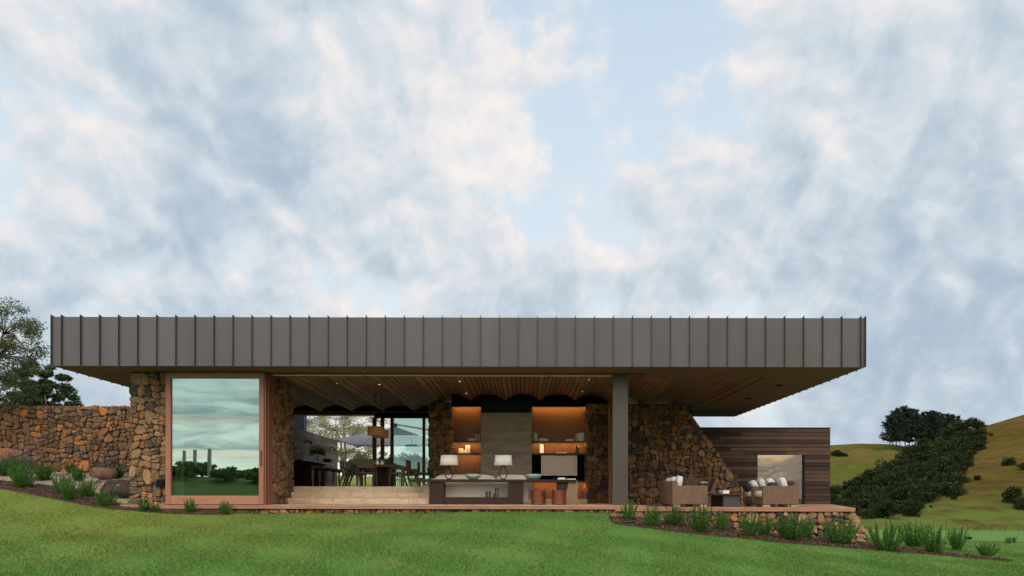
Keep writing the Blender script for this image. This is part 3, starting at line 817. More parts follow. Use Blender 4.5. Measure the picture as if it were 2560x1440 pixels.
stone_part('stone_pillar', [(rect(-3.18, -2.42, -.0, ZT - .05), (0, 27.45, 0), X_, Z_, -Y_), (rect(27.45, 28.1, 0, ZT - .1), (-2.44, 0, 0), Y_, Z_, X_), (rect(27.45, 29.4, 0, ZT - .1), (-3.16, 0, 0), Y_, Z_, -X_)],
           [(-3.16, -2.45, 27.46, 29.4, 0, ZT - .03)], 31, label='rubble stone pillar left of the lit shelves')
stone_part('stone_pillar', [(rect(2.22, 2.95, -.0, ZT - .05), (0, 27.45, 0), X_, Z_, -Y_), (rect(27.45, 28.1, 0, ZT - .1), (2.25, 0, 0), Y_, Z_, -X_)],
           [(2.26, 2.95, 27.46, 28.6, 0, ZT - .03)], 41, label='rubble stone pillar right of the lit shelves')
tri = [(2.96, -.1), (8.15, -.1), (5.69, ZT), (2.96, ZT)]
stone_part('raking_wall', [(tri, (0, 28.0, 0), X_, Z_, -Y_)], [(tri, 28.01, 28.8)], 51, label='big rubble stone wall with a raking edge sloping down to the terrace')

# floors, steps, thresholds
mb = MB()
mb.box(-2.70, 3.2, 21.0, 28.2, -.25, -.002)
mb.box(-9.3, -2.70, 21.0, 23.2, -.25, -.002)
mb.build('living_floor', mat('stone_floor', (.46, .35, .245), .6, 0, .3, .2, 2.), HOUSE)
MB().box(-9.3, -2.70, 24.0, 31.4, .28, .515).build('kitchen_floor', M['travertine'], HOUSE)
def step(y, z0, z1, xl):
    mb = MB(); x = xl; k = random.Random(int(y * 100))
    while x < -2.72:
        w = min(k.uniform(.5, .95), -2.70 - x)
        mb.box(x + .002, x + w - .002, y, y + .8, z0 + .003, z1); x += w
    return mb.build('step', M['travertine'], HOUSE, bevel=.006)
step(23.2, 0, .175, -6.86); step(23.56, .175, .35, -6.86); step(23.92, .35, .523, -6.86)
MB().box(-2.695, -2.66, 23.2, 27.4, 0, .5).build('step_side', M['travertine'], HOUSE)
mb = MB()      # house deck boards and the nosing plank
mb.box(-10.24, TER_X0 + .06, DECK_Y, DECK_Y + .05, -.10, 0)
for i in range(4): mb.box(-10.2, TER_X0 + .05, DECK_Y + .055 + i * .145, DECK_Y + .195 + i * .145, -.045, -.004)
mb.build('deck', M['deck'], HOUSE, bevel=.004)
# tall sliding glass door
dx0, dx1, dz1 = -9.29, -6.73, 3.44
fr = bpy.data.objects.new('sliding_door', None); COL.objects.link(fr); fr.parent = HOUSE; fr.location = Vector((-8.0, 20.9, 0)) - HOUSE.location
fr['label'] = 'tall cedar framed glass sliding door mirroring clouds and vines'
for a, b in ((dx0, dx0 + .135), (dx1 - .125, dx1)): MB().box(a, b, 20.86, 20.98, .01, dz1).build('stile', M['frame'], fr, bevel=.006)
for a, b in ((.01, .235), (dz1 - .14, dz1)): MB().box(dx0 + .137, dx1 - .127, 20.864, 20.976, a, b).build('rail', M['frame_h'], fr, bevel=.006)
MB().box(dx0 + .13, dx1 - .12, 20.915, 20.93, .23, dz1 - .135).build('glass_pane', M['glass_door'], fr)
MB().box(dx1 - .075, dx1 - .045, 20.835, 20.862, 1.02, 1.42).build('handle', M['iron'], fr, bevel=.004)
mb = MB()      # jamb, head and dark red reveals
mb.box(dx1 + .003, dx1 + .05, 20.90, 21.30, .0, RZ0 - .03); mb.box(dx1 + .053, dx1 + .085, 21.0, 21.34, .0, RZ0 - .03)
mb.build('door_jamb', M['redwood'], HOUSE)
mb = MB(); mb.box(-9.29, 3.25, 21.05, 21.2, RZ0 - .025, RZ0 + .002); mb.box(3.18, 3.30, 21.21, 27.9, RZ0 - .025, RZ0 + .002); mb.box(-9.29, -6.73, 20.84, 21.04, dz1 + .003, RZ0 + .002)
mb.build('head_track', M['redwood'], HOUSE)
mb = MB()
for a, b in ((683, 909), (912, 1139), (1142, 1370), (1374, 1531)):
    mb.box((a - CX) / F * 21.45, (b - CX) / F * 21.45, 21.43, 21.47, RZ0 - .022, RZ0 + .002)
mb.build('track_strip', M['trackline'], HOUSE)
mb = MB(); mb.box(-9.29, -7.4, 21.6, 21.64, 0, ZT)
mb.build('room_back_wall', M['plaster'], HOUSE)
mb = MB()
cpts = [(-9.16 + i * .028, 21.15 + .03 * math.sin(i * 1.9)) for i in range(9)]
for (a, b), (c, d_) in zip(cpts, cpts[1:]): mb.add([(a, b, .02), (c, d_, .02), (c, d_, 3.4), (a, b, 3.4)], [(0, 1, 2, 3)])
mb.build('curtain', M['curtain'], HOUSE, True)
MB().box(-9.58, -9.36, 20.93, 20.972, .46, .66).build('wall_vent', M['black'], HOUSE)
mb = MB()
for i in range(4): mb.prism([(20.90, .485 + i * .045), (20.929, .50 + i * .045), (20.929, .51 + i * .045), (20.90, .495 + i * .045)], -9.56, -9.38, 'x')
o_ = mb.build('vent_louver', M['black'], bpy.data.objects['wall_vent'])
# steel column and the stacked doors behind it
MB().box(2.41, 2.82, 21.2, 21.4, -.004, RZ0 + .003).build('steel_column', M['steel'], HOUSE, bevel=.008)
mb = MB()
for i, y in enumerate((25.9, 26.35, 26.8)): mb.box(2.84 + i * .045, 2.875 + i * .045, y, y + .42, 0, RZ0 - .03)
mb.box(2.97, 3.05, 27.1, 27.4, 0, RZ0 - .03)
mb.build('stacked_doors', M['redwood'], HOUSE); bpy.data.objects['stacked_doors'].name = 'folded_door'
# fireplace wall and lit shelving
FX0, FX1 = -1.40, .345
chim = MB().box(FX0, FX1, 27.35, 28.1, 0, 2.115)
chim.box(FX0, FX1, 27.352, 28.1, 2.119, 3.12); chim.box(FX0, FX1, 27.35, 28.1, 1.70, 1.70)
mb = MB(); mb.box(FX0, FX1, 27.35, 28.1, 0, 1.70); mb.box(FX0, FX1, 27.352, 28.1, 1.706, 2.16); mb.box(FX0, FX1, 27.35, 28.1, 2.166, 3.10)
chimney = mb.build('chimney_breast', M['concrete'], HOUSE, bevel=.004); chimney['label'] = 'grey board marked concrete chimney breast'
MB().box(FX0, FX1, 27.36, 28.1, 3.105, ZT + .02).build('shade_panel', M['black'], chimney)  # black steel, its darkness also standing in for shade at the chimney top
MB().box(FX0 - .03, 2.21, 26.9, 27.34, 0, .15).build('hearth', M['travertine'], chimney, bevel=.006)
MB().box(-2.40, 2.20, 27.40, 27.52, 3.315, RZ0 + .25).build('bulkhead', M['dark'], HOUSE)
def niche(x0, x1, right):
    b = MB().box(x0, x1, 28.06, 28.1, .15, 3.45).build('shelf_niche', M['veneer'], HOUSE)
    b['label'] = 'lit walnut shelf niche right of the chimney' if right else 'lit walnut shelf niche left of the chimney'
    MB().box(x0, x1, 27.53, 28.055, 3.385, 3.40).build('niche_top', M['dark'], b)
    zs = [2.15, 1.73] + ([.775] if right else [.80])
    for z in zs:
        yf = 27.58 if z > 1 else 27.5
        MB().prism([(yf, z), (28.055, z), (28.055, z - .02), (yf + .03, z - .02), (yf + .03, z - .062), (yf, z - .062)], x0 + .002, x1 - .002, 'x').build('shelf', M['iron'], b)
    led = [3.375, 2.127] + ([.752] if right else [1.707])
    for z in led: MB().box(x0 + .03, x1 - .03, 27.84 if z > 3 else 27.76, 27.87 if z > 3 else 27.79, z - .012, z).build('light_strip', M['led'], b)
    if right: MB().box(x0 + .002, x1 - .002, 27.98, 28.055, .78, 1.68).build('black_panel', M['dark'], b)
    return b
niche(-2.41, FX0 - .003, False); niche(FX1 + .003, 2.22, True)
MB().box(FX0 + .45, FX1 - .45, 27.30, 27.349, .2, .72).build('firebox', M['black'], chimney)
# rear glazing of the kitchen
GY_ = 31.2
mb = MB(); mb.box(-9.3, -3.1, GY_ - .1, GY_ + .1, 3.43, RZ0 + .3); mb.box((936 - CX) / F * GY_, -3.1, GY_ - .07, GY_ + .07, 3.28, 3.43)
glz = mb.build('rear_window', M['dark'], HOUSE)
for a, b in ((931, 941), (951.5, 960.5), (976, 984), (1056, 1063)):
    MB().box((a - CX) / F * GY_, (b - CX) / F * GY_, GY_ - .06, GY_ + .06, .52, 3.28).build('post', M['redwood'], glz)
MB().box((984 - CX) / F * GY_ + .002, (1056 - CX) / F * GY_ - .002, GY_ - .01, GY_ + .01, .53, 3.28).build('glass_pane', M['glass_rear'], glz)
MB().box((1063 - CX) / F * GY_ + .002, -3.2, GY_ - .01, GY_ + .01, .53, 3.28).build('glass_pane', M['glass_rear'], glz)
MB().box((984 - CX) / F * GY_, -3.2, GY_ - .05, GY_ + .05, .525, .62).build('bottom_rail', M['redwood'], glz)
MB().box(-9.3, -9.1, 23.75, 28.5, .3, RZ0 + .3).build('kitchen_wall', M['plaster'], HOUSE)
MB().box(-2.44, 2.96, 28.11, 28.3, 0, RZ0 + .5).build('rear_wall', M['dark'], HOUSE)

# paved court behind the kitchen, unseen; added to bounce neutral light to the ceiling
tag(MB().box(-8.6, 4.5, 31.45, 41.5, .2, .512).build('paving', mat('court_paving', (.36, .30, .24), .8, 0, .2, .15, 3.)), kind='structure')

# terrace: deck boards and battered rubble retaining wall
TER = thing('terrace', 'raised timber terrace on a battered rubble stone retaining wall', 'terrace', (6, 19.6, TER_Z))
mb = MB()
mb.box(TER_X0 - .9, 8.18, TER_Y, TER_Y + .05, TER_Z - .10, TER_Z)
y = TER_Y + .055
while y < 29.4:
    x1 = 8.14 + (y - TER_Y) * .335; mb.box(TER_X0 + .07, x1, y, y + .14, TER_Z - .045, TER_Z - .003); y += .145
mb.build('decking', M['deck'], TER, bevel=.003)
mb = MB()
stone_face(mb, rect(-10.1, 3.0, -.9, -.105), (0, DECK_Y + .10, 0), X_, Z_, -Y_, 61)
w_ = mb.build('plinth_wall', M['stone_pier'], HOUSE, False); w_['label'] = 'low rubble stone plinth under the deck'
MB().box(-10.05, 3.0, DECK_Y + .11, DECK_Y + .4, -1., -.106).build('mortar_core', M['mortar'], w_)
mb = MB()
fo = [(2.2, -1.9), (9.15, -1.9), (8.20, TER_Z - .105), (2.2, TER_Z - .105)]
stone_face(mb, fo, (0, TER_Y + .10, 0), X_, Z_, -Y_, 71, size=.048, thick=.07)
# right flank, leaning inward
d1 = Vector((.318, .948, 0)); up = Vector((-.455, .15, .88)).normalized()
stone_face(mb, rect(0, 6.5, 0, 1.93), (9.08, TER_Y + .12, -1.85), d1, up, d1.cross(up).normalized(), 72, size=.048, thick=.07)
rw = mb.build('retaining_wall', M['stone_pier'], TER, False)
mb = MB(); mb.prism([(2.25, -1.9), (9.05, -1.9), (8.12, TER_Z - .106), (2.25, TER_Z - .106)], TER_Y + .11, TER_Y + .5)
mb.add([(9.06, TER_Y + .12, -1.9), (11.1, TER_Y + 6.2, -1.9), (10.15, TER_Y + 6.5, TER_Z - .106), (8.13, TER_Y + .12, TER_Z - .106), (8.0, TER_Y + 3, -1.9)], [(0, 1, 2, 3), (0, 4, 1)])
mb.build('mortar_core', M['mortar'], rw)

# timber annex
ANX = thing('timber_annex', 'dark horizontal timber clad annex with one large reflective window', 'annex', (9, 29.5, TER_Z))
AY = 29.5; ax0, ax1, az1 = 5.6, 11.36, 2.77; wx0, wx1, wz1 = (1894 - CX) / F * AY, (2011 - CX) / F * AY, 1.79
mb = MB(); k = random.Random(5); nb = 20; bh = (az1 - TER_Z) / nb
for i in range(nb):
    z0 = TER_Z + i * bh; z1 = z0 + bh - .016
    segs = [(ax0, wx0 - .003), (wx1 + .003, ax1)] if z1 < wz1 + .01 else [(ax0, ax1)]
    for (a, b) in segs:
        x = a
        while x < b - .01:
            w = min(k.uniform(1.6, 4.2), b - x)
            if b - x - w < .5: w = b - x
            mb.box(x, x + w - .003, AY - .025 + k.uniform(-.003, .003), AY, z0, z1); x += w
    mb.box(ax1, ax1 + .022, AY, AY + 5, z0, z1)
mb.build('cladding', boards_mat('dark_cladding', (.018, .010, .0075), (.072, .042, .029), 'x', .4, .55), ANX)
mb = MB(); mb.box(ax0, ax1 - .002, AY + .21, AY + 5, TER_Z, az1 - .01); mb.box(ax0, wx0, AY + .003, AY + .21, TER_Z, az1 - .01); mb.box(wx1, ax1 - .002, AY + .003, AY + .21, TER_Z, az1 - .01); mb.box(wx0, wx1, AY + .003, AY + .21, wz1 + .01, az1 - .01)
mb.build('annex_body', M['dark'], ANX)
MB().box(ax0 - .02, ax1 + .03, AY - .03, AY + 5, az1 + .002, az1 + .03).build('roof_cap', M['black'], ANX)
wn = MB().box(wx1 - .05, wx1 - .003, AY + .0, AY + .2, TER_Z, wz1).build('window', M['black'], ANX)
MB().box(wx0 + .002, wx1 - .052, AY + .06, AY + .07, TER_Z + .01, wz1).build('glass_pane', M['glass_annex'], wn)
mb = MB()
cp_ = [(wx0 + .05 + i * .055, AY + .15 + .025 * math.sin(i * 2.1)) for i in range(29)]
for (a, b), (c, d_) in zip(cp_, cp_[1:]): mb.add([(a, b, TER_Z + .02), (c, d_, TER_Z + .02), (c, d_, wz1 - .02), (a, b, wz1 - .02)], [(0, 1, 2, 3)])
mb.build('sheer_curtain', mat('sheer', (.34, .31, .27), .9), wn, True)

# garden wall behind the planting
GW = thing('garden_wall', 'long orange brown rubble stone garden wall left of the house', 'wall', (-15, 25, .9))
mb = MB(); stone_face(mb, rect(-22.0, -10.30, .3, 3.0), (0, 25.1, 0), X_, Z_, -Y_, 81)
mb.build('stone_facing', M['stone_garden'], GW, False)
MB().box(-22.0, -10.30, 25.11, 25.6, 0, 3.02).build('mortar_core', M['mortar'], GW)
mb = MB(); stone_face(mb, rect(-22.0, -10.30, 0, .5), (0, 25.06, 3.0), X_, Y_, Z_, 82, thick=.04)
mb.build('coping', M['stone_garden'], GW, False)

# ================================================================== furniture in the sunken living room
def at(px, py, D): return W(px, py, D)
def xat(px, D): return (px - CX) / F * D
def zat(py, px, D): return W(px, py, D).z

# long console table
CT = thing('console_table', 'long dark oak console table with lamps and bowls on it, behind the cream sofa', 'table', (-.8, 23.25, 0))
MB().box(-3.2, 1.565, 22.95, 23.55, .645, .722).build('tabletop', M['console'], CT, bevel=.004)
for a, b in ((-2.66, -2.24), (-.395, .05)): MB().box(a, b, 23.0, 23.5, 0, .643).build('leg', M['console_v'], CT, bevel=.004)
MB().box(-2.238, -.397, 23.02, 23.5, .012, .21).build('shelf', M['console'], CT, bevel=.004)
l3 = MB().prism([(1.02, .643), (1.42, .643), (1.30, 0), (1.12, 0), (1.02, .30)], 23.05, 23.45).build('leg', M['console_v'], CT, bevel=.006)
l4 = MB().add([(1.36, 23.0, .643), (1.62, 23.1, .70), (1.62, 23.4, .70), (1.36, 23.5, .643), (1.28, 23.0, 0), (1.61, 23.1, 0), (1.61, 23.4, 0), (1.28, 23.5, 0), (1.28, 23.0, .36), (1.28, 23.5, .36)],
              [(0, 1, 2, 3), (4, 7, 6, 5), (0, 8, 4, 5, 1), (3, 2, 6, 7, 9), (1, 5, 6, 2), (0, 3, 9, 8), (8, 9, 7, 4)]).build('leg', M['palewood'], CT)
l4['label'] = 'end leg toned pale as the sunlit wood face'  # pale colour stands in for the sunlit side of the timber

# cream sofa seen from behind
SF = thing('sofa', 'cream linen sofa seen from behind over the console table', 'sofa', (-1.3, 24.2, 0))
MB().box(-2.70, .17, 23.72, 23.92, .10, .755).build('backrest', M['linen'], SF, bevel=.03)
MB().box(-2.70, .17, 23.93, 24.75, .10, .40).build('seat', M['linen'], SF, bevel=.03)
MB().box(-.01, .20, 23.70, 24.75, .06, .60).build('armrest', M['linen'], SF, bevel=.03)
MB().box(-2.92, -2.71, 23.70, 24.75, .06, .60).build('armrest', M['linen'], SF, bevel=.03)
for a, b in ((-2.62, -.78), (-.75, .14)):
    MB().cushion(((a + b) / 2, 24.08, .66), b - a, .26, .46, puff=.28, n=10).build('back_cushion', M['linen'], SF, True)

# table lamps
def lamp(px, label):
    x = xat(px, 23.2)
    t = thing('table_lamp', label, 'lamp', (x, 23.2, .722), 0, 'matching table lamps on the console table')
    sh = MB(); n = 40
    V = []
    for r, z in ((.268, .41), (.236, .70), (.231, .70), (.263, .41)):
        V.append([(r * math.cos(2 * math.pi * i / n) + x, .62 * r * math.sin(2 * math.pi * i / n) + 23.2, z + .722) for i in range(n)])
    vs = sum(V, []); fs = []
    for r in range(4): fs += [(r * n + i, r * n + (i + 1) % n, ((r + 1) % 4) * n + (i + 1) % n, ((r + 1) % 4) * n + i) for i in range(n)]
    sh.add(vs, fs).build('lamp_shade', M['shade'], t, True)
    pts = []
    for i in range(40):
        a = 2 * math.pi * i / 40
        zz = .20 - .195 * math.cos(a); w = .105 * math.sin(a) * (1 - .35 * (zz - .2) / .2)
        pts.append((x + w, 23.2, .735 + zz))
    MB().tube(pts, .016, 8, True).build('loop_base', M['iron'], t, True)
    MB().lathe([(.0, .722), (.07, .722), (.07, .734), (.0, .734)], 20, (x, 23.2, 0)).build('foot', M['iron'], t)
    MB().tube([(x, 23.2, 1.11), (x, 23.2, 1.40)], .008, 6).build('stem', M['iron'], t)
lamp(1122.5, 'white shaded lamp with a looped black base at the console, nearer the kitchen steps')
lamp(1258, 'white shaded lamp with a looped black base standing before the concrete chimney')

def bowl(px, label, D=23.2):
    x = xat(px, D); m = MB()
    m.lathe([(.0, .724), (.10, .724), (.13, .735), (.21, .80), (.262, .872), (.255, .876), (.20, .812), (.12, .75), (.0, .742)], 36, (x, D, 0))
    o = m.build('ceramic_bowl', M['celadon'], None, True); tag(o, label, 'bowl', 'pale green bowls on the console table')
bowl(1183, 'pale green ceramic bowl on the console between the two lamps')
bowl(1334.5, 'pale green ceramic bowl on the console just left of the television')
def book_flat(px0, px1, py0, py1, D, c, label, group, z=None, d=.2):
    x0, x1 = xat(px0, D), xat(px1, D); h = (py1 - py0) / F * D
    if z is None: z = zat(py1, px0, D)
    m = MB(); m.box(x0, x1, D, D + d, z + .001, z + h)
    o = m.build('book', bookmat(c), None, bevel=.002); tag(o, label, 'book', group)
    MB().box(x0 + .004, x1 - .004, D - .0015, D + .004, z + .22 * h, z + .78 * h).build('pages', bookmat((.62, .58, .5)), o)
_bm = {}
def bookmat(c):
    c = tuple(round(min(.85, v * 1.5), 3) for v in c)
    if c not in _bm: _bm[c] = mat('book_cover', c, .6, 0, .3, .08, 20.)
    return _bm[c]
def book_up(x, w, h, D, c, label, group, z):
    o = MB().box(x, x + w - .003, D, D + .17, z + .001, z + h).build('book', bookmat(c), None, bevel=.003)
    tag(o, label, 'book', group)
cg = 'books lying on the console table'
book_flat(1394, 1414, 1196.5, 1199.5, 23.05, (.55, .53, .5), 'white covered book lying on the console below the television, under a green one', cg, .722)
book_flat(1397, 1412, 1194.5, 1196.5, 23.06, (.22, .26, .12), 'small green book lying on a white one on the console table', cg, .7575, .16)
book_flat(1417, 1439, 1197.5, 1199.5, 23.05, (.6, .57, .55), 'thin white magazine lying at the far right end of the console', cg, .722)
tray = MB().lathe([(.0, .724), (.10, .724), (.14, .76), (.145, .765), (.135, .765), (.09, .735), (.0, .733)], 28, (xat(1050.5, 23.25), 23.25, 0)).build('wooden_dish', mat('terracotta_wood', (.28, .13, .075), .6), None, True)
tag(tray, 'low reddish wooden dish on the overhanging left end of the console', 'dish')
# dark carved blocks on the console shelf
def blocks(name, px, hs, label):
    m = MB(); x = xat(px, 23.15)
    for (dx, w, h) in hs: m.prism([(x + dx, .211), (x + dx + w, .211), (x + dx + w * .9, .211 + h * .5), (x + dx + w, .211 + h), (x + dx + w * .08, .211 + h * .98), (x + dx + w * .14, .211 + h * .4)], 23.1, 23.22)
    o = m.build(name, M['iron'], None); tag(o, label, 'ornament', 'dark carved ornaments under the console table')
blocks('carved_ornament', 1213, [(.0, .085, .165), (.09, .085, .165)], 'shorter black carved block on the shelf under the console')
blocks('carved_ornament', 1233, [(-.01, .06, .1), (.04, .062, .285), (.112, .055, .29)], 'taller black carved block on the shelf under the console')

# television
TV = thing('television', 'white framed television with a screen tinted pink like reflected dusk sky in the right niche', 'television', (xat(1397, 27.7), 27.75, .955))
tx0, tx1, tz0, tz1 = xat(1353, 27.7), xat(1442.5, 27.7), .965, 1.655
m = MB()
m.box(tx0, tx1, 27.70, 27.74, tz0, tz0 + .022); m.box(tx0, tx1, 27.70, 27.74, tz1 - .018, tz1)
m.box(tx0, tx0 + .02, 27.70, 27.74, tz0 + .022, tz1 - .018); m.box(tx1 - .02, tx1, 27.70, 27.74, tz0 + .022, tz1 - .018)
m.build('bezel', mat('white_bezel', (.70, .66, .62), .4), TV)
def screen():
    m, T, b, out = mat_new('screen_gloss')
    b.inputs['Base Color'].default_value = (.36, .225, .165, 1); b.inputs['Roughness'].default_value = .22  # pink reflection of dusk sky put into the base colour
    b.inputs['Specular IOR Level'].default_value = .5; b.inputs['Coat Weight'].default_value = .55; b.inputs['Coat Roughness'].default_value = .12; b.inputs['Coat IOR'].default_value = 1.55
    return m
MB().box(tx0 + .018, tx1 - .018, 27.712, 27.735, tz0 + .02, tz1 - .016).build('screen', screen(), TV)
MB().box((tx0 + tx1) / 2 - .2, (tx0 + tx1) / 2 + .2, 27.741, 27.95, .778, 1.3).build('stand', M['black'], TV)

# shelf objects
ZU, ZM, SD = 2.15, 1.73, 27.83
def candle(px, w, h, label, D=27.86):
    x = xat(px, D)
    o = MB().lathe([(.0, ZM + .001), (w / 2, ZM + .001), (w / 2, ZM + h - .005), (w / 2 - .008, ZM + h), (w / 2 - .02, ZM + h - .008), (0, ZM + h - .012)], 20, (x, D, 0)).build('pillar_candle', M['candle'], None, True)
    tag(o, label, 'candle', 'cream pillar candles on the left shelf')
    MB().tube([(x, D, ZM + h - .013), (x, D, ZM + h + .012)], .003, 5).build('wick', M['black'], o)
candle(1152, .16, .17, 'medium cream candle, first of the three on the left shelf')
candle(1161.2, .085, .12, 'smallest cream candle, between the two bigger ones', 27.82)
candle(1169, .155, .285, 'tallest cream candle of the three on the left shelf')
lx = xat(1354, 27.7)
LN = thing('lantern', 'glowing white glass lantern in a dark wire frame on the right shelf', 'lantern', (lx, 27.7, ZM))
MB().lathe([(.0, ZM + .012), (.062, ZM + .012), (.062, ZM + .27), (.05, ZM + .31), (.0, ZM + .32)], 20, (lx, 27.7, 0)).build('glass_shade', M['glow'], LN, True)
m = MB().lathe([(.0, ZM + .001), (.075, ZM + .001), (.075, ZM + .012), (.0, ZM + .012)], 20, (lx, 27.7, 0))
m.tube([(lx - .085, 27.7, ZM + .01), (lx - .085, 27.7, ZM + .33), (lx + .085, 27.7, ZM + .33), (lx + .085, 27.7, ZM + .01)], .006, 6)
m.build('wire_frame', M['iron'], LN)
vx = xat(1441.5, 27.7)
v = MB().lathe([(.0, ZM + .002), (.058, ZM + .002), (.062, ZM + .02), (.062, ZM + .285), (.055, ZM + .285), (.052, ZM + .03), (.0, ZM + .02)], 20, (vx, 27.7, 0)).build('glass_vase', mat('green_glass', (.012, .035, .026), .15, 0, .6, .05), None, True)
tag(v, 'dark green cylinder vase at the right end of the middle shelf', 'vase')
book_flat(1391, 1417, 1129.7, 1132.4, SD, (.5, .47, .40), 'open magazine lying on the middle shelf above the television', 'books on the shelves', ZM)
gl = 'books on the shelves'
book_flat(1170, 1186, 1095.6, 1098.6, SD, (.42, .05, .035), 'red book lying at the bottom of the pair on the left upper shelf', gl, ZU)
book_flat(1170.5, 1186, 1091.8, 1095.4, SD, (.58, .55, .5), 'white book lying on a red one on the left upper shelf', gl, ZU + .043)
xx = xat(1186.5, SD)
for c, w, h, nm in (((.36, .30, .07), .034, .25, 'olive yellow book beside the flat pair, first upright on the left shelf'), ((.10, .05, .04), .024, .23, 'thin dark brown upright book on the left upper shelf'), ((.55, .5, .45), .028, .25, 'cream upright book in the middle of the row on the left upper shelf'),
                    ((.40, .09, .06), .03, .26, 'rust red upright book on the left upper shelf'), ((.09, .1, .12), .028, .24, 'slate upright book on the left upper shelf'), ((.5, .47, .42), .026, .25, 'pale book against the chimney, last upright on the left shelf')):
    book_up(xx, w, h, SD, c, nm, gl, ZU); xx += w
xx = xat(1330.5, SD)
for c, w, h, nm in (((.10, .30, .10), .036, .36, 'bright green tall book against the chimney on the right shelf'), ((.08, .09, .09), .035, .33, 'black book next to the tall green one on the right shelf'), ((.62, .62, .6), .04, .31, 'tall white book in the left group on the right shelf'),
                    ((.42, .45, .44), .034, .29, 'grey upright book in the left group on the right shelf'), ((.5, .5, .49), .028, .28, 'thin pale upright book in the left group on the right shelf'), ((.05, .25, .05), .036, .27, 'dark green book ending the left group on the right shelf')):
    book_up(xx, w, h, SD, c, nm, gl, ZU); xx += w
z0 = ZU
for a, b, h, c, nm in ((1346.5, 1371, .052, (.36, .27, .16), 'tan book at the bottom of the flat stack beside the green book'), (1346.5, 1370, .03, (.58, .53, .45), 'cream book in the middle of the flat stack of three'), (1347, 1365, .028, (.30, .16, .10), 'brown book on top of the flat stack of three')):
    book_flat(a, b, 0, h * F / SD, SD, c, nm, gl, z0); z0 += h + .001
book_flat(1388, 1401, 0, 1.6, SD, (.5, .48, .42), 'thin pale booklet lying alone in the middle of the right upper shelf', gl, ZU)
book_flat(1412, 1434.5, 0, 2.6, SD, (.56, .53, .46), 'long cream book under a shorter one on the right upper shelf', gl, ZU)
book_flat(1416, 1434.5, 0, 3.2, SD, (.60, .54, .46), 'shorter cream book lying on a long one on the right upper shelf', gl, ZU + .038)
xx = xat(1436, SD)
for c, w, h, nm in (((.20, .13, .085), .042, .275, 'brown book first in the right group of uprights'), ((.44, .36, .16), .044, .285, 'mustard book second in the right group of uprights'), ((.33, .27, .19), .042, .28, 'taupe book third in the right group of uprights'), ((.55, .46, .28), .034, .29, 'sand yellow book in the middle of the right group of uprights'),
                    ((.48, .42, .30), .042, .3, 'beige book right of the sand yellow one in the right group'), ((.6, .58, .52), .044, .305, 'white book in the right group of uprights'), ((.38, .37, .40), .045, .31, 'grey book next to the last in the right group of uprights'), ((.46, .46, .55), .045, .32, 'pale blue book against the right stone pillar')):
    book_up(xx, w, h, SD, c, nm, gl, ZU); xx += w
fx = xat(1195, 27.75)
fg = MB().lathe([(.0, .802), (.05, .802), (.04, .83), (.022, .95), (.02, 1.05), (.045, 1.07), (.045, 1.09), (.018, 1.10), (.016, 1.14), (.03, 1.155), (.0, 1.18)], 14, (fx, 27.75, 0)).build('brass_figure', mat('aged_brass', (.36, .17, .05), .3, .8), None, True)
tag(fg, 'small brass ornament on the low shelf left of the chimney', 'ornament')

# coiled copper stools
def coil(px, D, w, label):
    x = xat(px, D); t = thing('coil_stool', label, 'stool', (x, D, 0), 0, 'coiled copper drum stools')
    m = MB(); nr = 9; hh = .405
    prof = [(.0, .004), (w / 2 - .03, .004)]
    for i in range(nr):
        for j in range(7):
            a = -math.pi / 2 + math.pi * j / 6; prof.append((w / 2 - .022 + .022 * math.cos(a), .006 + (i + .5) * (hh - .012) / nr + .0215 * math.sin(a)))
    prof += [(w / 2 - .03, hh - .006)]
    m.lathe(prof, 36, (x, D, 0)); m.build('coil_body', M['copper'], t, True)
    MB().lathe([(.0, hh), (w / 2 - .03, hh), (w / 2 - .02, hh - .007), (w / 2 - .04, hh - .012)], 36, (x, D, 0)).build('seat', M['iron'], t)
coil(1346, 22.5, .43, 'coiled copper drum stool nearer the sofa')
coil(1397.5, 22.3, .42, 'coiled copper drum stool under the right end of the console')

# ================================================================== kitchen and dining
KZ = .525
KI = thing('kitchen_island', 'long black kitchen island with a dark stone top', 'island', (-7.8, 28.9, KZ))
MB().box(-8.3, -7.62, 26.75, 31.0, KZ, 1.425).build('cabinet', M['dark'], KI)
stone_top = mat('green_stone', (.075, .08, .065), .35, 0, .5, .35, 9.)
MB().box(-8.35, -7.29, 26.68, 31.05, 1.427, 1.475).build('countertop', stone_top, KI, bevel=.004)
MB().box(-7.62, -7.29, 26.68, 26.72, KZ, 1.425).build('end_panel', M['dark'], KI)
def stool0():
    t = thing('bar_stool', '', 'stool', (-7.05, 27.0, KZ), 0, 'bar stools along the kitchen island')
    z = KZ; c = (-7.05, 27.0, 0)
    MB().lathe([(.0, z + .635), (.15, z + .635), (.178, z + .655), (.185, z + .70), (.175, z + .735), (.12, z + .75), (.0, z + .752)], 28, c).build('seat', M['leather'], t, True)
    MB().lathe([(.0, z + .61), (.06, z + .61), (.06, z + .634), (.0, z + .634)], 16, c).build('seat_plate', M['iron'], t)
    MB().lathe([(.0, z + .22), (.036, z + .22), (.042, z + .45), (.036, z + .61), (.0, z + .61)], 16, c).build('post', M['tan'], t, True)
    MB().tube([(-7.05, 27.0, z + .01), (-7.05, 27.0, z + .22)], .017, 10).build('pole', M['steelgrey'], t)
    MB().lathe([(.0, z), (.16, z), (.15, z + .012), (.0, z + .014)], 24, c).build('foot', M['iron'], t)
    return t
st = stool0()
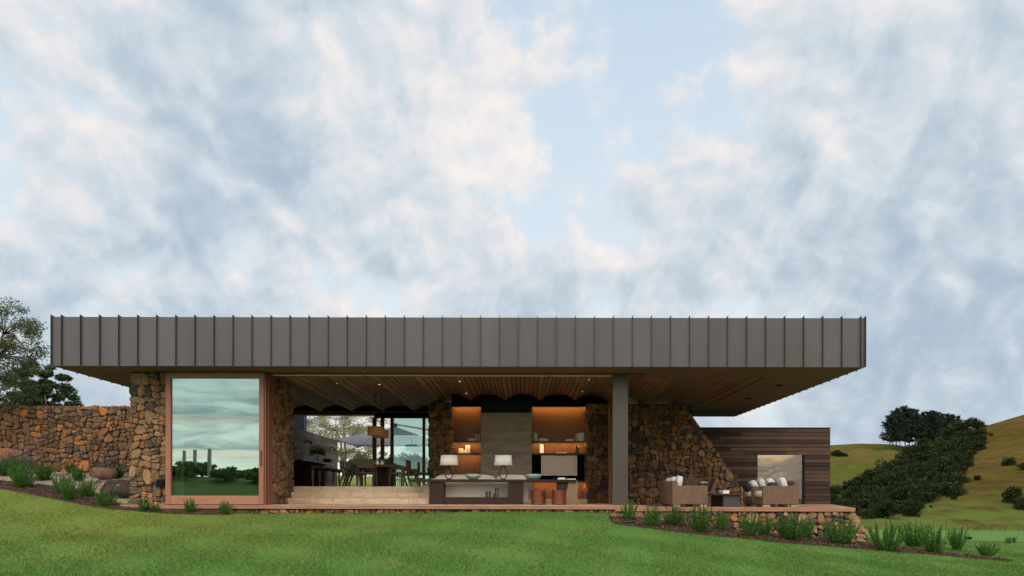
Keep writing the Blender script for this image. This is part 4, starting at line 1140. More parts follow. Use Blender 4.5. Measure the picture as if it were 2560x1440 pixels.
for i, (D, nm) in enumerate(zip((27.0, 27.9, 28.9, 30.0, 30.9), ('round leather bar stool at the near end of the island', 'second bar stool from the stone wall along the island', 'third bar stool from the stone wall, in the middle of the row', 'fourth bar stool from the stone wall along the island', 'bar stool at the far end of the island behind the chairs'))):
    if i == 0: st['label'] = nm
    else: clone(st, (-7.05, D, KZ), 0, 1, nm)
fa = MB().tube([(-7.75, 26.9, 1.475), (-7.75, 26.9, 1.70), (-7.75, 26.9, 1.78), (-7.70, 26.9, 1.83), (-7.63, 26.9, 1.84), (-7.56, 26.9, 1.81), (-7.53, 26.9, 1.75), (-7.53, 26.9, 1.69)], .018, 8).build('faucet', M['chrome'], None, True)
tag(fa, 'chrome gooseneck faucet at the near end of the kitchen island', 'faucet')
# flowers
vxc, vD = xat(794, 28.3), 28.3
FV = thing('flower_vase', 'glass vase of cream flowers and dark leaves on the kitchen island', 'vase', (vxc, vD, 1.475))
MB().lathe([(.0, 1.476), (.06, 1.476), (.075, 1.50), (.07, 1.60), (.085, 1.66), (.08, 1.66), (.064, 1.60), (.0, 1.49)], 20, (vxc, vD, 0)).build('vase', M['jar'], FV, True)
def cards(C, Nn, L, Wd, bend=None):
    """leaf quads: centres, long directions, half length, half width"""
    n = len(C); a = Nn / np.maximum(np.linalg.norm(Nn, axis=1, keepdims=True), 1e-6)
    r = rng.normal(size=(n, 3)); b = np.cross(a, r); b /= np.maximum(np.linalg.norm(b, axis=1, keepdims=True), 1e-6)
    L = np.broadcast_to(L, n)[:, None]; Wd = np.broadcast_to(Wd, n)[:, None]
    V = np.empty((n, 4, 3)); V[:, 0] = C - a * L; V[:, 1] = C + b * Wd; V[:, 2] = C + a * L; V[:, 3] = C - b * Wd
    return V.reshape(-1, 3), np.arange(n * 4).reshape(-1, 4)
n = 260; th = rng.uniform(0, 2 * np.pi, n); rr = rng.uniform(.02, .28, n); C = np.c_[vxc + rr * np.cos(th), vD + rr * np.sin(th) * .8, 1.66 + rng.uniform(.0, .20, n) + .1 * (1 - rr / .28)]
fastmesh('leaves', *cards(C, np.c_[np.cos(th), np.sin(th), rng.normal(.3, .5, n)], .06, .02), M['strap'], FV)
n = 420; th = rng.uniform(0, 2 * np.pi, n); rr = .32 * np.sqrt(rng.random(n)); C = np.c_[vxc + rr * np.cos(th), vD + rr * np.sin(th) * .8, 1.80 + rng.uniform(.0, .15, n) + .10 * (1 - (rr / .32) ** 2)]
fastmesh('blossoms', *cards(C, rng.normal(size=(n, 3)), .035, .018), leaf_mat('cream_petal', (.36, .25, .10), (.50, .40, .22), (.62, .54, .36), .3), FV)
bx = xat(818, 29.6)
FB = MB().lathe([(.0, 1.477), (.08, 1.477), (.16, 1.53), (.21, 1.585), (.205, 1.588), (.14, 1.54), (.0, 1.495)], 28, (bx, 29.6, 0)).build('fruit_bowl', M['iron'], None, True)
tag(FB, 'dark bowl of red fruit on the far part of the kitchen island', 'bowl')
for i in range(9):
    a = i * 2.4; q = .045 * math.sqrt(i); 
    MB().lathe([(.035 * math.sin(math.pi * j / 6), -.035 * math.cos(math.pi * j / 6)) for j in range(7)], 10, (bx + q * math.cos(a), 29.6 + q * math.sin(a), 1.57 + .015 * (9 - i) / 4)).build('fruit', mat('red_fruit', (.16, .03, .025), .4) if i == 0 else bpy.data.materials['red_fruit'], FB, True)

# dining table and chairs
DT = thing('dining_table', 'dark timber dining table on a thick pedestal', 'table', (-4.75, 26.9, KZ))
MB().box(-5.45, -4.05, 26.3, 27.8, KZ + .665, KZ + .75).build('tabletop', M['chairwood'], DT, bevel=.006)
MB().box(-4.92, -4.52, 26.8, 27.4, KZ, KZ + .663).build('pedestal', M['console_v'], DT, bevel=.01)
def chair0():
    t = thing('dining_chair', '', 'chair', (0, 0, 0), 0, 'timber dining chairs round the dining table')
    m = M['chairwood']
    MB().box(-.26, .26, -.24, .25, .42, .465).build('seat', m, t, bevel=.008)
    MB().box(-.272, .272, -.332, -.305, .60, .885).build('backrest', m, t, bevel=.006)
    for s in (-1, 1):
        MB().bar((s * .245, .22, .42), (s * .25, .235, 0), .05, .05, .035, .035).build('front_leg', m, t)
        MB().bar((s * .25, -.21, .44), (s * .25, -.37, 0), .04, .07, .035, .04).build('rear_leg', m, t)
        MB().bar((s * .25, -.215, .42), (s * .25, -.325, .70), .04, .07, .035, .04).build('back_post', m, t)
        ar = MB(); ar.box(s * .25 - .025, s * .25 + .025, -.255, .24, .60, .635); ar.box(s * .25 - .02, s * .25 + .02, .195, .235, .455, .60)
        ar.build('armrest', m, t)
    return t
c0 = chair0(); c0.location = (xat(918.5, 25.6), 25.6, KZ); c0['label'] = 'timber dining chair with its wide back turned to us'
clone(c0, (-5.62, 26.45, KZ), R(-90), 1, 'timber dining chair in profile left of the table, nearer to us')
clone(c0, (-5.62, 27.35, KZ), R(-90), 1, 'timber dining chair in profile left of the table, farther away')
clone(c0, (-4.02, 26.2, KZ), R(82), 1, 'timber dining chair with pale side arm right of the table, nearer to us')
clone(c0, (-3.85, 27.45, KZ), R(90), 1, 'timber dining chair right of the table, closest to the stone pillar')
clone(c0, (-4.75, 28.25, KZ), R(180), 1, 'timber dining chair on the far side of the table, facing us')
def jar(px, D, s, label):
    x = xat(px, D); z = KZ + .75
    o = MB().lathe([(.0, z + .002), (.07 * s, z + .002), (.075 * s, z + .02), (.075 * s, z + .13 * s), (.065 * s, z + .15 * s), (.068 * s, z + .155 * s), (.06 * s, z + .13 * s), (.066 * s, z + .02), (0, z + .012)], 20, (x, D, 0)).build('glass_jar', M['jar'], None, True)
    tag(o, label, 'jar', 'glass candle jars on the dining table')
    MB().lathe([(.0, z + .014), (.056 * s, z + .014), (.056 * s, z + .065 * s), (.0, z + .07 * s)], 16, (x, D, 0)).build('candle', M['candle'], o, True)
jar(943, 26.5, 1.1, 'glass candle jar on the table nearer the chair back'); jar(955, 26.6, 1., 'slightly smaller glass candle jar farther along the table')
def pendant(px, D, pyt, pyb, pyc, label):
    x = xat(px, D); zt, zb = zat(pyt, px, D), zat(pyb, px, D); r = .262
    t = thing('pendant_lamp', label, 'lamp', (x, D, zt), 0, 'wood veneer pendant lamps over the dining table')
    MB().lathe([(r, zb), (r, zt), (r - .006, zt), (r - .006, zb), (r, zb)], 36, (x, D, 0)).build('lamp_shade', M['pendant'], t, True)
    MB().lathe([(.0, zb + .03), (r - .01, zb + .03), (r - .01, zb + .036), (.0, zb + .036)], 36, (x, D, 0)).build('diffuser', M['pendant'], t)
    MB().tube([(x, D, zb + .03), (x, D, RZ0 + .27)], .008, 6).build('cord', M['black'], t)
pendant(939, 26.2, 1067, 1088, 968, 'tan veneer drum pendant lamp hanging in front')
pendant(952.5, 27.4, 1075.5, 1094.5, 978, 'tan veneer drum pendant lamp partly hidden behind the other')

# ================================================================== beyond the kitchen
TW = thing('timber_screen_wall', 'weathered grey timber screen wall seen through the kitchen, with two sconces', 'wall', (-8.7, 34, .5))
m = MB(); k = random.Random(9); nb = 11; bh = (2.87 - .3) / nb
for i in range(nb):
    y = 30.4
    while y < 37.7:
        w = min(k.uniform(1.2, 3.), 37.7 - y); m.box(-8.70 + k.uniform(0, .004), -8.67, y, y + w - .004, .3 + i * bh, .3 + (i + 1) * bh - .006); y += w
m.box(-8.78, -8.701, 30.4, 37.7, .2, 2.868)
m.build('boarding', boards_mat('weathered_board', (.055, .046, .040), (.13, .108, .094), 'y', .3, .7), TW)
for px in (764, 824):
    D = 8.66 * F / (CX - px); z = zat(1105 if px < 800 else 1121, px, D)
    b = thing('sconce', 'small black curved wall light nearer to us on the grey timber wall' if px < 800 else 'small black curved wall light farther along the grey timber wall', 'wall light', (-8.66, D, z), 0, 'black sconces on the timber wall')
    MB().box(-8.668, -8.63, D - .05, D + .05, z - .05, z + .06).build('wall_plate', M['iron'], b)
    MB().tube([(-8.63, D, z + .02), (-8.52, D, z + .06), (-8.44, D, z + .0), (-8.42, D, z - .09)], [.025, .03, .04, .05], 10).build('arm', M['iron'], b, True)
fl = MB().box(-9.62, -9.17, 33.7, 34.15, 1.0, 6.2).build('chimney_flue', mat('navy_steel', (.02, .025, .038), .5, .3), None, bevel=.01)
tag(fl, 'dark steel chimney flue rising behind the grey timber wall', 'flue')
UM = thing('garden_umbrella', 'large square dark grey cantilever umbrella beyond the kitchen doors', 'umbrella', (-5.4, 35.6, .55))
A = W(987, 1066, 36.); hb = 2.15; zz = zat(1104, 930, 35.6)
m = MB(); q = 10
cs = [(A.x - 2.55, A.y - .45), (A.x - 1.3, A.y - 2.3), (A.x + 2.4, A.y - .6), (A.x + .8, A.y + 2.2)]
V = [(A.x, A.y, A.z)]; zc = [zat(1098, 857, cs[0][1]), zat(1113, 902, cs[1][1]), zat(1113, 1060, cs[2][1]), zat(1098, 1000, cs[3][1])]
for (x, y), z in zip(cs, zc): V.append((x, y, z))
fs = [(0, i + 1, (i + 1) % 4 + 1) for i in range(4)]
nV = len(V); V2 = V + [(x, y, z - .05) for x, y, z in V]
m.add(V2, fs + [(nV + a, nV + c, nV + b) for a, b, c in fs] + [(i + 1, nV + i + 1, nV + (i + 1) % 4 + 1, (i + 1) % 4 + 1) for i in range(4)])
m.build('canopy', M['umbrella'], UM)
for (x, y), z in zip(cs, zc): MB().bar((A.x, A.y, A.z - .30), (x * .96 + A.x * .04, y * .96 + A.y * .04, z - .09), .03, .04).build('rib', M['steelgrey'], UM)
MB().lathe([(.0, 0), (.10, 0), (.10, .16), (.0, .17)], 12, (A.x, A.y, A.z - .03)).build('finial', M['iron'], UM)
MB().bar((A.x, A.y + .1, A.z + .10), (A.x + 2.9, A.y + .1, A.z - .38), .09, .07).build('arm', M['steelgrey'], UM)
MB().box(A.x + 2.85, A.x + 3.0, A.y + .02, A.y + .18, .5, A.z - .2).build('mast', M['iron'], UM)

# ================================================================== terrace furniture
def wicker_seat(name, x0, x1, y0, y1, back, label, cat, group, arm=.545, backh=.675, pillows=()):
    """box-sided wicker seat; back = 'l' or 'r' (which side the backrest is on)"""
    z = TER_Z; t = thing(name, label, cat, ((x0 + x1) / 2, (y0 + y1) / 2, z), 0, group); m = M['wicker']; aw = .115
    MB().box(x0, x1, y0, y0 + aw, z + .06, z + arm).build('armrest', m, t, bevel=.02)
    MB().box(x0, x1, y1 - aw, y1, z + .06, z + arm).build('armrest', m, t, bevel=.02)
    b0, b1 = (x0 - .004, x0 + .13) if back == 'l' else (x1 - .13, x1 + .004)
    MB().box(b0, b1, y0 + .004, y1 - .004, z + .06, z + backh).build('backrest', m, t, bevel=.02)
    s0, s1 = (b1 + .002, x1 - .02) if back == 'l' else (x0 + .02, b0 - .002)
    MB().box(s0, s1, y0 + aw + .002, y1 - aw - .002, z + .06, z + .24).build('seat', m, t, bevel=.01)
    n = 2 if y1 - y0 > 1.3 else 1; w = (y1 - y0 - 2 * aw) / n
    for i in range(n):
        MB().cushion(((s0 + s1) / 2 + (.03 if back == 'l' else -.03), y0 + aw + w * (i + .5), z + .33), s1 - s0 - .0, w - .01, .19, puff=.22).build('seat_cushion', M['white_fabric'], t, True)
    for fx in (x0 + .02, x1 - .20):
        for fy in (y0 + .02, y1 - .12): MB().box(fx, fx + .18, fy, fy + .10, z, z + .062).build('foot', M['palewood'], t)
    return t
def pillow(x, y, z, w, h, tilt, m, label, rz=90, roll=0):
    Mx = Matrix.Rotation(R(rz), 4, 'Z') @ Matrix.Rotation(R(tilt), 4, 'X') @ Matrix.Rotation(R(roll), 4, 'Y')
    o = MB().cushion((x, y, z), w, .17, h, Mx, puff=.45, n=10).build('pillow', m, None, True)
    tag(o, label, 'pillow', 'pillows on the terrace seats')
sy0 = 20.6
wicker_seat('wicker_loveseat', xat(1681.5, sy0), xat(1770, sy0), sy0, 22.45, 'l', 'long wicker loveseat with its back to the steel column', 'loveseat', None)
xs = xat(1700, sy0)
pillow(xs + .02, 20.98, TER_Z + .60, .46, .42, 14, M['white_fabric'], 'plump white pillow at the near end of the wicker loveseat')
pillow(xs - .03, 21.45, TER_Z + .60, .46, .40, 12, M['white_fabric'], 'white pillow in the middle of the wicker loveseat')
pillow(xs + .16, 21.2, TER_Z + .53, .40, .30, 20, M['navy'], 'dark navy pillow lying against white ones on the loveseat')
pillow(xs - .05, 22.0, TER_Z + .58, .46, .40, 10, M['white_fabric'], 'white pillow at the far end of the wicker loveseat')
ax = (xat(1907, sy0), xat(1997.5, sy0))
wicker_seat('wicker_armchair', ax[0], ax[1], sy0, 21.5, 'r', 'wicker armchair nearer to us in front of the annex window', 'armchair', 'wicker armchairs on the terrace')
wicker_seat('wicker_armchair', ax[0], ax[1], 21.56, 22.45, 'r', 'wicker armchair just behind the one before the annex window', 'armchair', 'wicker armchairs on the terrace')
xp = xat(1965, sy0)
pillow(xp + .02, 20.95, TER_Z + .575, .44, .40, -16, M['white_fabric'], 'plumpest white pillow against the back of the near armchair')
pillow(xp - .22, 21.15, TER_Z + .58, .42, .36, -26, M['white_fabric'], 'leaning white pillow in front of the plump one on the near armchair')
pillow(xp - .25, 20.90, TER_Z + .50, .42, .30, -30, M['navy'], 'dark navy pillow low in the near armchair')
pillow(xp - .22, 22.0, TER_Z + .58, .44, .38, -16, M['white_fabric'], 'white pillow on the farther armchair by the annex')
pillow(xp - .45, 21.9, TER_Z + .55, .42, .34, -26, M['white_fabric'], 'smaller white pillow leaning forward on the farther armchair')
pillow(xp - .55, 22.05, TER_Z + .49, .40, .30, -30, M['navy'], 'dark navy pillow on the farther armchair by the annex')
# coffee table
cx0, cx1 = xat(1808, 21.), xat(1850, 21.)
CF = thing('coffee_table', 'low black box coffee table between the wicker seats', 'table', (5.5, 21.7, TER_Z))
MB().box(cx0, cx1, 21.0, 22.35, TER_Z, TER_Z + .30).build('base', mat('dark_stone', (.028, .025, .025), .5, 0, .4, .2), CF, bevel=.005)
MB().box(cx0 - .28, cx1 + .17, 20.92, 22.5, TER_Z + .302, TER_Z + .345).build('tabletop', M['console'], CF, bevel=.004)
cb = MB().box(xat(1808, 21.1), xat(1823, 21.1), 21.1, 21.28, TER_Z + .346, TER_Z + .43).build('paper_box', mat('white_card', (.55, .55, .54), .6), None, bevel=.003)
tag(cb, 'small white box on the black coffee table', 'box')
pl = MB().lathe([(.0, .0), (.05, .0), (.065, .07), (.06, .08), (.0, .07)], 16, (xat(1801, 21.3), 21.3, TER_Z + .346)).build('plant_pot', mat('grey_pot', (.16, .16, .155), .6), None, True)
tag(pl, 'small grey pot beside the white box on the coffee table', 'pot')
# wicker chair by the wall, side table, reclining chair
wc = thing('wicker_chair', 'wicker chair with a squared back against the raking stone wall', 'chair', (xat(1731, 25.2), 25.2, TER_Z))
x0, x1 = xat(1711.5, 25.), xat(1752, 25.)
MB().box(x0, x1, 25.0, 25.08, TER_Z + .25, zat(1195, 1730, 25.)).build('backrest', M['wicker'], wc, bevel=.02)
MB().box(x0, x1, 25.082, 25.6, TER_Z + .24, TER_Z + .42).build('seat', M['wicker'], wc, bevel=.02)
for a in (x0 + .03, x1 - .03):
    for b in (25.05, 25.56): MB().bar((a, b, TER_Z + .24), (a, b, TER_Z), .05, .05).build('leg', M['wicker'], wc)
sx = xat(1758.5, 25.); sz = zat(1208, 1758, 25.)
sdt = thing('side_table', 'small side table with a white top beside the wicker chair', 'table', (sx, 25.0, TER_Z))
MB().box(sx - .11, sx + .11, 24.9, 25.2, sz, sz + .05).build('tabletop', M['white_fabric'], sdt, bevel=.004)
for a in (-.08, .08):
    for b in (24.93, 25.17): MB().bar((sx + a, b, sz), (sx + a, b, TER_Z), .025, .025).build('leg', M['iron'], sdt)
rc = thing('reclining_chair', 'dark wicker lounge chair with a tilted back beyond the coffee table', 'chair', (xat(1784, 24.), 24.0, TER_Z))
rb = W(1778, 1231, 24.); rt = W(1791, 1197, 24.); wck = mat('dark_wicker', (.085, .058, .042), .6, 0, .3, .25, 30.)
MB().bar((rb.x, 24.25, rb.z - .03), (rt.x, 24.25, rt.z), .08, .55, .06, .55).build('backrest', wck, rc)
MB().bar((rb.x + .03, 24.25, rb.z - .02), (rb.x - .45, 24.25, rb.z - .04), .5, .08).build('seat', wck, rc)
for a in (rb.x - .4, rb.x):
    for b in (24.02, 24.48): MB().bar((a, b, rb.z - .06), (a, b, TER_Z), .04, .04).build('leg', wck, rc)

# ================================================================== plants
def rosemary_mesh(name, seed, ns=34, H=.55, sp=.23, needle=.02):
    g = np.random.default_rng(seed); C = []; A = []; L = []
    stems = MB()
    for i in range(ns):
        a = g.uniform(0, 2 * np.pi); r0 = sp * .35 * math.sqrt(g.random()); lean = g.uniform(.1, 1.) * sp * 1.0
        h = H * g.uniform(.55, 1.08) * (1 - .25 * lean / sp)
        p0 = np.array([r0 * math.cos(a), r0 * math.sin(a), -.02]); d = np.array([lean * math.cos(a), lean * math.sin(a), 0])
        nn = int(h / .0065); t = np.linspace(.10, 1, nn)[:, None]
        pts = p0 + d * (t * (1.25 - .3 * t)) + np.array([0, 0, h]) * t + g.normal(0, .004, (nn, 3))
        tan = d * (1.25 - .6 * t) + np.array([0, 0, h]); tan /= np.linalg.norm(tan, axis=1, keepdims=True)
        for rep_ in range(2):
            side = g.normal(size=(nn, 3)); side -= tan * (side * tan).sum(1, keepdims=True); side /= np.linalg.norm(side, axis=1, keepdims=True)
            dirn = side * .75 + tan * .85
            ln = needle * (1.15 - .6 * t[:, 0] ** 3)
            C.append(pts + dirn * ln[:, None] * .8); A.append(dirn); L.append(ln)
    C = np.concatenate(C); A = np.concatenate(A); L = np.concatenate(L)
    V, Fc = cards(C, A, L, .0062)
    o = fastmesh(name, V, Fc, M['rosemary'])
    return o
def plant_root(mesh_obj, name, label, cat, loc, rotz, scale, group):
    o = mesh_obj.copy(); COL.objects.link(o); o.name = name
    o.location = loc; o.rotation_euler = (0, 0, rotz); o.scale = scale
    tag(o, label, cat, group); return o
protos = [rosemary_mesh('rosemary_shrub', 100 + i, ns=int(34 + 7 * i), sp=.21 + .02 * i, needle=.0155) for i in range(4)]
GRR = 'rosemary shrubs along the terrace wall'; GRL = 'rosemary shrubs in the left garden bed'
right = [(1572, 1301, 1252, 40, 'bushy rosemary left of the first pair, highest up by the lawn edge, under the column'), (1630, 1320, 1266, 40, 'narrow rosemary second along the terrace wall from the column'), (1684, 1318, 1266, 52, 'wide rosemary third along the terrace wall, below the wicker loveseat'),
         (1752, 1334, 1266, 46, 'tall rosemary below the right end of the wicker loveseat'), (1803, 1331, 1279, 46, 'shorter rosemary below the black coffee table'), (1874, 1346, 1284, 44, 'spiky rosemary below the far wicker armchair'), (1912, 1342, 1295, 38, 'small rosemary tucked right of the spiky one below the armchairs'),
         (1978, 1354, 1290, 70, 'broad rosemary below the near wicker armchair'), (2020, 1350, 1296, 38, 'rosemary leaning right from the broad one below the annex window'), (2100, 1364, 1300, 78, 'big rounded rosemary before the right end of the stone wall'),
         (2215, 1378, 1308, 74, 'large rosemary just past the battered corner of the stone wall'), (2284, 1372, 1311, 52, 'rosemary second past the stone corner, set back'), (2335, 1386, 1316, 74, 'large feathery rosemary third past the stone corner'), (2392, 1378, 1320, 44, 'upright rosemary fourth past the stone corner'),
         (2467, 1394, 1359, 42, 'small spiky rosemary alone near the tip of the bed')]
left = [(56, 1222, 1165, 48, 'tall rosemary in the front of the left bed, nearest the photo edge'), (112, 1205, 1162, 52, 'dark rosemary second along the left bed, below the stone wall'), (20, 1192, 1150, 56, 'rosemary at the far left below the lavender'), (152, 1238, 1186, 34, 'rosemary behind the bright narrow one in the left bed'),
        (172, 1253, 1203, 34, 'bright narrow rosemary at the front of the left bed'), (196, 1206, 1168, 40, 'wispy rosemary before the pale rocks'), (217, 1244, 1200, 42, 'dark round rosemary on the edge of the gravel'), (265, 1268, 1228, 42, 'rounded rosemary before the lichen boulder'),
        (361, 1274, 1243, 22, 'sprig of rosemary under the wall vent'), (388, 1281, 1259, 28, 'low rosemary right of the sprig under the wall vent'), (474, 1279, 1241, 32, 'rosemary before the left part of the glass door'), (564, 1281, 1249, 30, 'rosemary before the right part of the glass door')]
for i, (px, pyb, pyt, w, nm) in enumerate(right + left):
    p = hit(px, pyb, 15.5, 24.)
    if i < len(right) and px < 2190 and p.y > TER_Y - .38: p = Vector((xat(px, TER_Y - .38), TER_Y - .38, 0)); p.z = gz(p.x, p.y)
    if px in (361, 388, 474, 564): p = Vector((xat(px, 20.12), 20.12, 0)); p.z = gz(p.x, p.y)
    h = (pyb - pyt) / F * p.y; ww = w / F * p.y
    pr = protos[i % 4]
    plant_root(pr, 'rosemary_shrub', nm, 'shrub', (p.x, p.y, p.z + .03), i * 1.7, (ww / .42, ww / .42, h / .48), GRR if i < len(right) else GRL)
for o in protos: bpy.data.objects.remove(o)

def mound(name, seed, n, w, d, h, L, Wd, m, up=.4):
    g = np.random.default_rng(seed); th = g.uniform(0, 2 * np.pi, n); r = np.sqrt(g.random(n))
    top = h * (1 - r ** 2.2) * g.uniform(.75, 1.1, n)
    z = top * g.uniform(.35, 1, n)
    C = np.c_[w / 2 * r * np.cos(th), d / 2 * r * np.sin(th), z]
    A = np.c_[np.cos(th) * r, np.sin(th) * r, np.full(n, up)] + g.normal(0, .35, (n, 3))
    return fastmesh(name, *cards(C, A, L, Wd), m)
def put(o, p, label, cat, group=None, dz=0.):
    o.location = (p.x, p.y, gz(p.x, p.y) + dz); return tag(o, label, cat, group)
for i, (px, D, w, h, nm) in enumerate(((22, 23.6, .95, .72, 'grey green lavender mound at the far left below the wall'), (66, 24.0, .9, .60, 'grey green lavender mound right of the bigger one by the wall'), (-30, 23.2, 1.0, .7, 'lavender mound cut by the left photo edge'))):
    o = mound('lavender_bush', 200 + i, 2200, w, w * .8, h, .045, .006, M['lavender'], 1.2); put(o, Vector((xat(px, D), D, 0)), nm, 'shrub', 'lavender mounds by the garden wall')
    g = np.random.default_rng(i); n = 26; C = np.c_[g.normal(0, w * .28, n), g.normal(0, w * .2, n), h * g.uniform(.85, 1.25, n)]
    f = fastmesh('flower_spike', *cards(C, np.c_[g.normal(0, .1, (n, 2)), np.ones(n)], .05, .008), mat('lavender_bloom', (.16, .13, .20), .8) if i == 0 else bpy.data.materials['lavender_bloom'])
    f.parent = o
def strappy(name, seed, n, H, sp, wd=.012):
    g = np.random.default_rng(seed); V = []; Fc = []
    for i in range(n):
        a = g.uniform(0, 2 * np.pi); h = H * g.uniform(.6, 1.1); r = sp * g.uniform(.3, 1.1); dr = np.array([math.cos(a), math.sin(a), 0]); sd_ = np.array([-dr[1], dr[0], 0]) * wd * g.uniform(.7, 1.3)
        b = g.normal(0, .04, 3) * [1, 1, 0]; o = len(V); ts = np.linspace(0, 1, 6)
        for t in ts:
            p = b + dr * r * t ** 1.6 + np.array([0, 0, h * (t * 1.35 - .45 * t * t * (1 + r / sp * .5))]); k = 1 - t ** 2 * .92
            V += [p - sd_ * k, p + sd_ * k]
        Fc += [(o + 2 * j, o + 2 * j + 1, o + 2 * j + 3, o + 2 * j + 2) for j in range(5)]
    return fastmesh(name, np.array(V), np.array(Fc), M['strap'])
for i, (px, D, h, nm) in enumerate(((176, 24.3, .50, 'strappy leaved clump below the garden wall, first from the left'), (238, 24.3, .58, 'strappy leaved clump behind the reddish boulder'), (300, 24.0, .52, 'strappy leaved clump beside the stone pier'), (122, 24.5, .32, 'small strappy leaved clump low against the garden wall'))):
    put(strappy('strappy_plant', 300 + i, 60, h, .42), Vector((xat(px, D), D, 0)), nm, 'plant', 'strappy clumps by the garden wall')
for i, (px, D, w, nm) in enumerate(((90, 22.9, .6, 'low silver groundcover left of the pale rocks'), (170, 22.8, .5, 'low silver groundcover in front of the pale rocks'), (205, 23.1, .35, 'low silver groundcover tuft near the reddish boulder'))):
    put(mound('silver_groundcover', 330 + i, 900, w, w * .7, .16, .022, .012, M['silver'], .5), Vector((xat(px, D), D, 0)), nm, 'plant', 'silver groundcover on the gravel')

def boulder(name, px, D, size, seed, m, label, sink=.2, rz=0.):
    bm = bmesh.new(); bmesh.ops.create_icosphere(bm, subdivisions=4, radius=1.)
    g = np.random.default_rng(seed); pl = [(Vector(g.normal(size=3)).normalized(), g.uniform(.62, .92)) for _ in range(9)]
    for v in bm.verts:
        c = v.co.copy()
        for n_, d_ in pl:
            e = c.dot(n_) - d_
            if e > 0: c -= n_ * e * .9
        c *= 1 + .10 * mnoise.noise(v.co * 1.7 + Vector((seed, 0, 0))) + .05 * mnoise.noise(v.co * 5 + Vector((0, seed, 0)))
        v.co = Vector((c.x * size[0], c.y * size[1], c.z * size[2]))
    me = bpy.data.meshes.new(name); bm.to_mesh(me); bm.free(); me.materials.append(m)
    me.polygons.foreach_set('use_smooth', [True] * len(me.polygons))
    o = bpy.data.objects.new(name, me); COL.objects.link(o); x = xat(px, D)
    o.location = (x, D, gz(x, D) + size[2] * (1 - sink * 2)); o.rotation_euler = (0, 0, rz)
    tag(o, label, 'boulder', 'garden boulders'); return o
boulder('boulder', 258, 23.6, (.46, .35, .27), 1, M['rock'], 'reddish brown boulder between the strappy clumps', .25)
boulder('boulder', 300, 21.45, (.50, .35, .36), 2, M['rock_dark'], 'dark lichen spotted boulder against the stone pier', .25)
boulder('boulder', 196, 23.6, (.26, .25, .15), 3, M['rock_pale'], 'pale grey rock left of the reddish boulder', .25)
boulder('boulder', 146, 23.9, (.26, .22, .11), 4, M['rock_pale'], 'low pale rock farthest left by the wall', .25)
boulder('boulder', 230, 22.9, (.25, .22, .13), 6, M['rock_pale'], 'pale rock in front of the reddish boulder', .25)

# ================================================================== trees
def tree(name, label, loc, height, spread, seed, leaf, bark, leaf_m, lobes=40, per=150, lw=.018, lobe=.35, trunk=.09, stems=1, base=.35, flat=1., droop=0., group=None, shape=None, cat='tree'):
    """trunk and limbs grown towards leaf clumps spread through an uneven crown"""
    g = np.random.default_rng(seed); t = thing(name, label, cat, loc, 0, group); o = Vector(loc)
    tk = MB(); C = []; A = []
    joints = []
    for s_ in range(stems):
        a = g.uniform(0, 2 * math.pi); p = o + Vector((g.normal(0, .04), g.normal(0, .04), -.1)); pts = [p]; lean = Vector((math.cos(a), math.sin(a), 0)) * (.16 * spread if stems > 1 else .05 * spread)
        for i in range(1, 7):
            pts.append(o + lean * (i / 6) * 1.5 + Vector((g.normal(0, .03) * spread, g.normal(0, .03) * spread, height * .72 * i / 6)))
        r0 = trunk / math.sqrt(stems) ** .6
        tk.tube(pts, [r0 * (1 - .72 * i / 6) for i in range(7)], 8); joints += [(q, r0 * (1 - .72 * i / 6)) for i, q in enumerate(pts) if i >= 2]
    for i in range(lobes):
        while True:
            u = g.uniform(-1, 1, 3)
            if (u ** 2).sum() <= 1: break
        u[2] = u[2] * flat
        zc = height * (base + (1 - base) * (u[2] / flat * .5 + .5)); k = 1.0
        if shape: k = shape(u[2] / flat)
        c = o + Vector((u[0] * spread * k, u[1] * spread * k, zc - lobe * .5))
        q, rq = min(joints, key=lambda j: (j[0] - c).length + max(0, j[0].z - c.z) * 1.5)
        mid = q.lerp(c, .55) + Vector((g.normal(0, .06), g.normal(0, .06), g.normal(0, .04) + .06)) * spread * .5
        rb = min(rq * .5, trunk * .32)
        tk.tube([q, mid, c], [rb, rb * .6, rb * .22], 5)
        n = int(per * g.uniform(.5, 1.5)); rad = lobe * g.uniform(.6, 1.25)
        d = g.normal(size=(n, 3)); d /= np.linalg.norm(d, axis=1, keepdims=True); d *= (g.random(n) ** .45)[:, None] * rad; d[:, 2] *= .62
        d[:, 2] -= droop * g.random(n) * rad
        C.append(np.array(c) + d); A.append(d + g.normal(0, rad * .5, (n, 3)) - np.array([0, 0, droop * rad]))
    C = np.concatenate(C); A = np.concatenate(A)
    L = leaf * g.uniform(.7, 1.3, len(C))
    fastmesh('crown', *cards(C, A, L, lw * L / leaf), leaf_m, t)
    tk.build('trunk', bark, t, True)
    return t
# loose olive tree at the left edge, in front of the garden wall
tree('olive_tree', 'tall fine leaved olive tree at the left edge overhanging the garden wall', (-16.1, 24.2, gz(-16.1, 24.2)), 5.7, 1.5, 41, .05, M['bark'], M['olive'], 140, 110, .014, .30, .11, 2, .30, 1., .25)
def gum_shape(h): return 1.0 if h < .3 else .9
tree('gum_tree', 'dark rounded gum tree with thin trunks behind the garden wall', (xat(95, 46), 46, 1.0), 7.0, 2.0, 43, .10, M['bark_pale'], M['gum'], 85, 260, .034, .38, .14, 3, .42, 1., .0)
tree('pale_tree', 'airy pale leaved tree seen through the kitchen window', (xat(868, 42), 42, gz(xat(868, 42), 42)), 4.9, 2.5, 45, .045, M['bark_pale'], M['palm_tree'], 150, 150, .016, .42, .10, 4, .26, 1., .1)

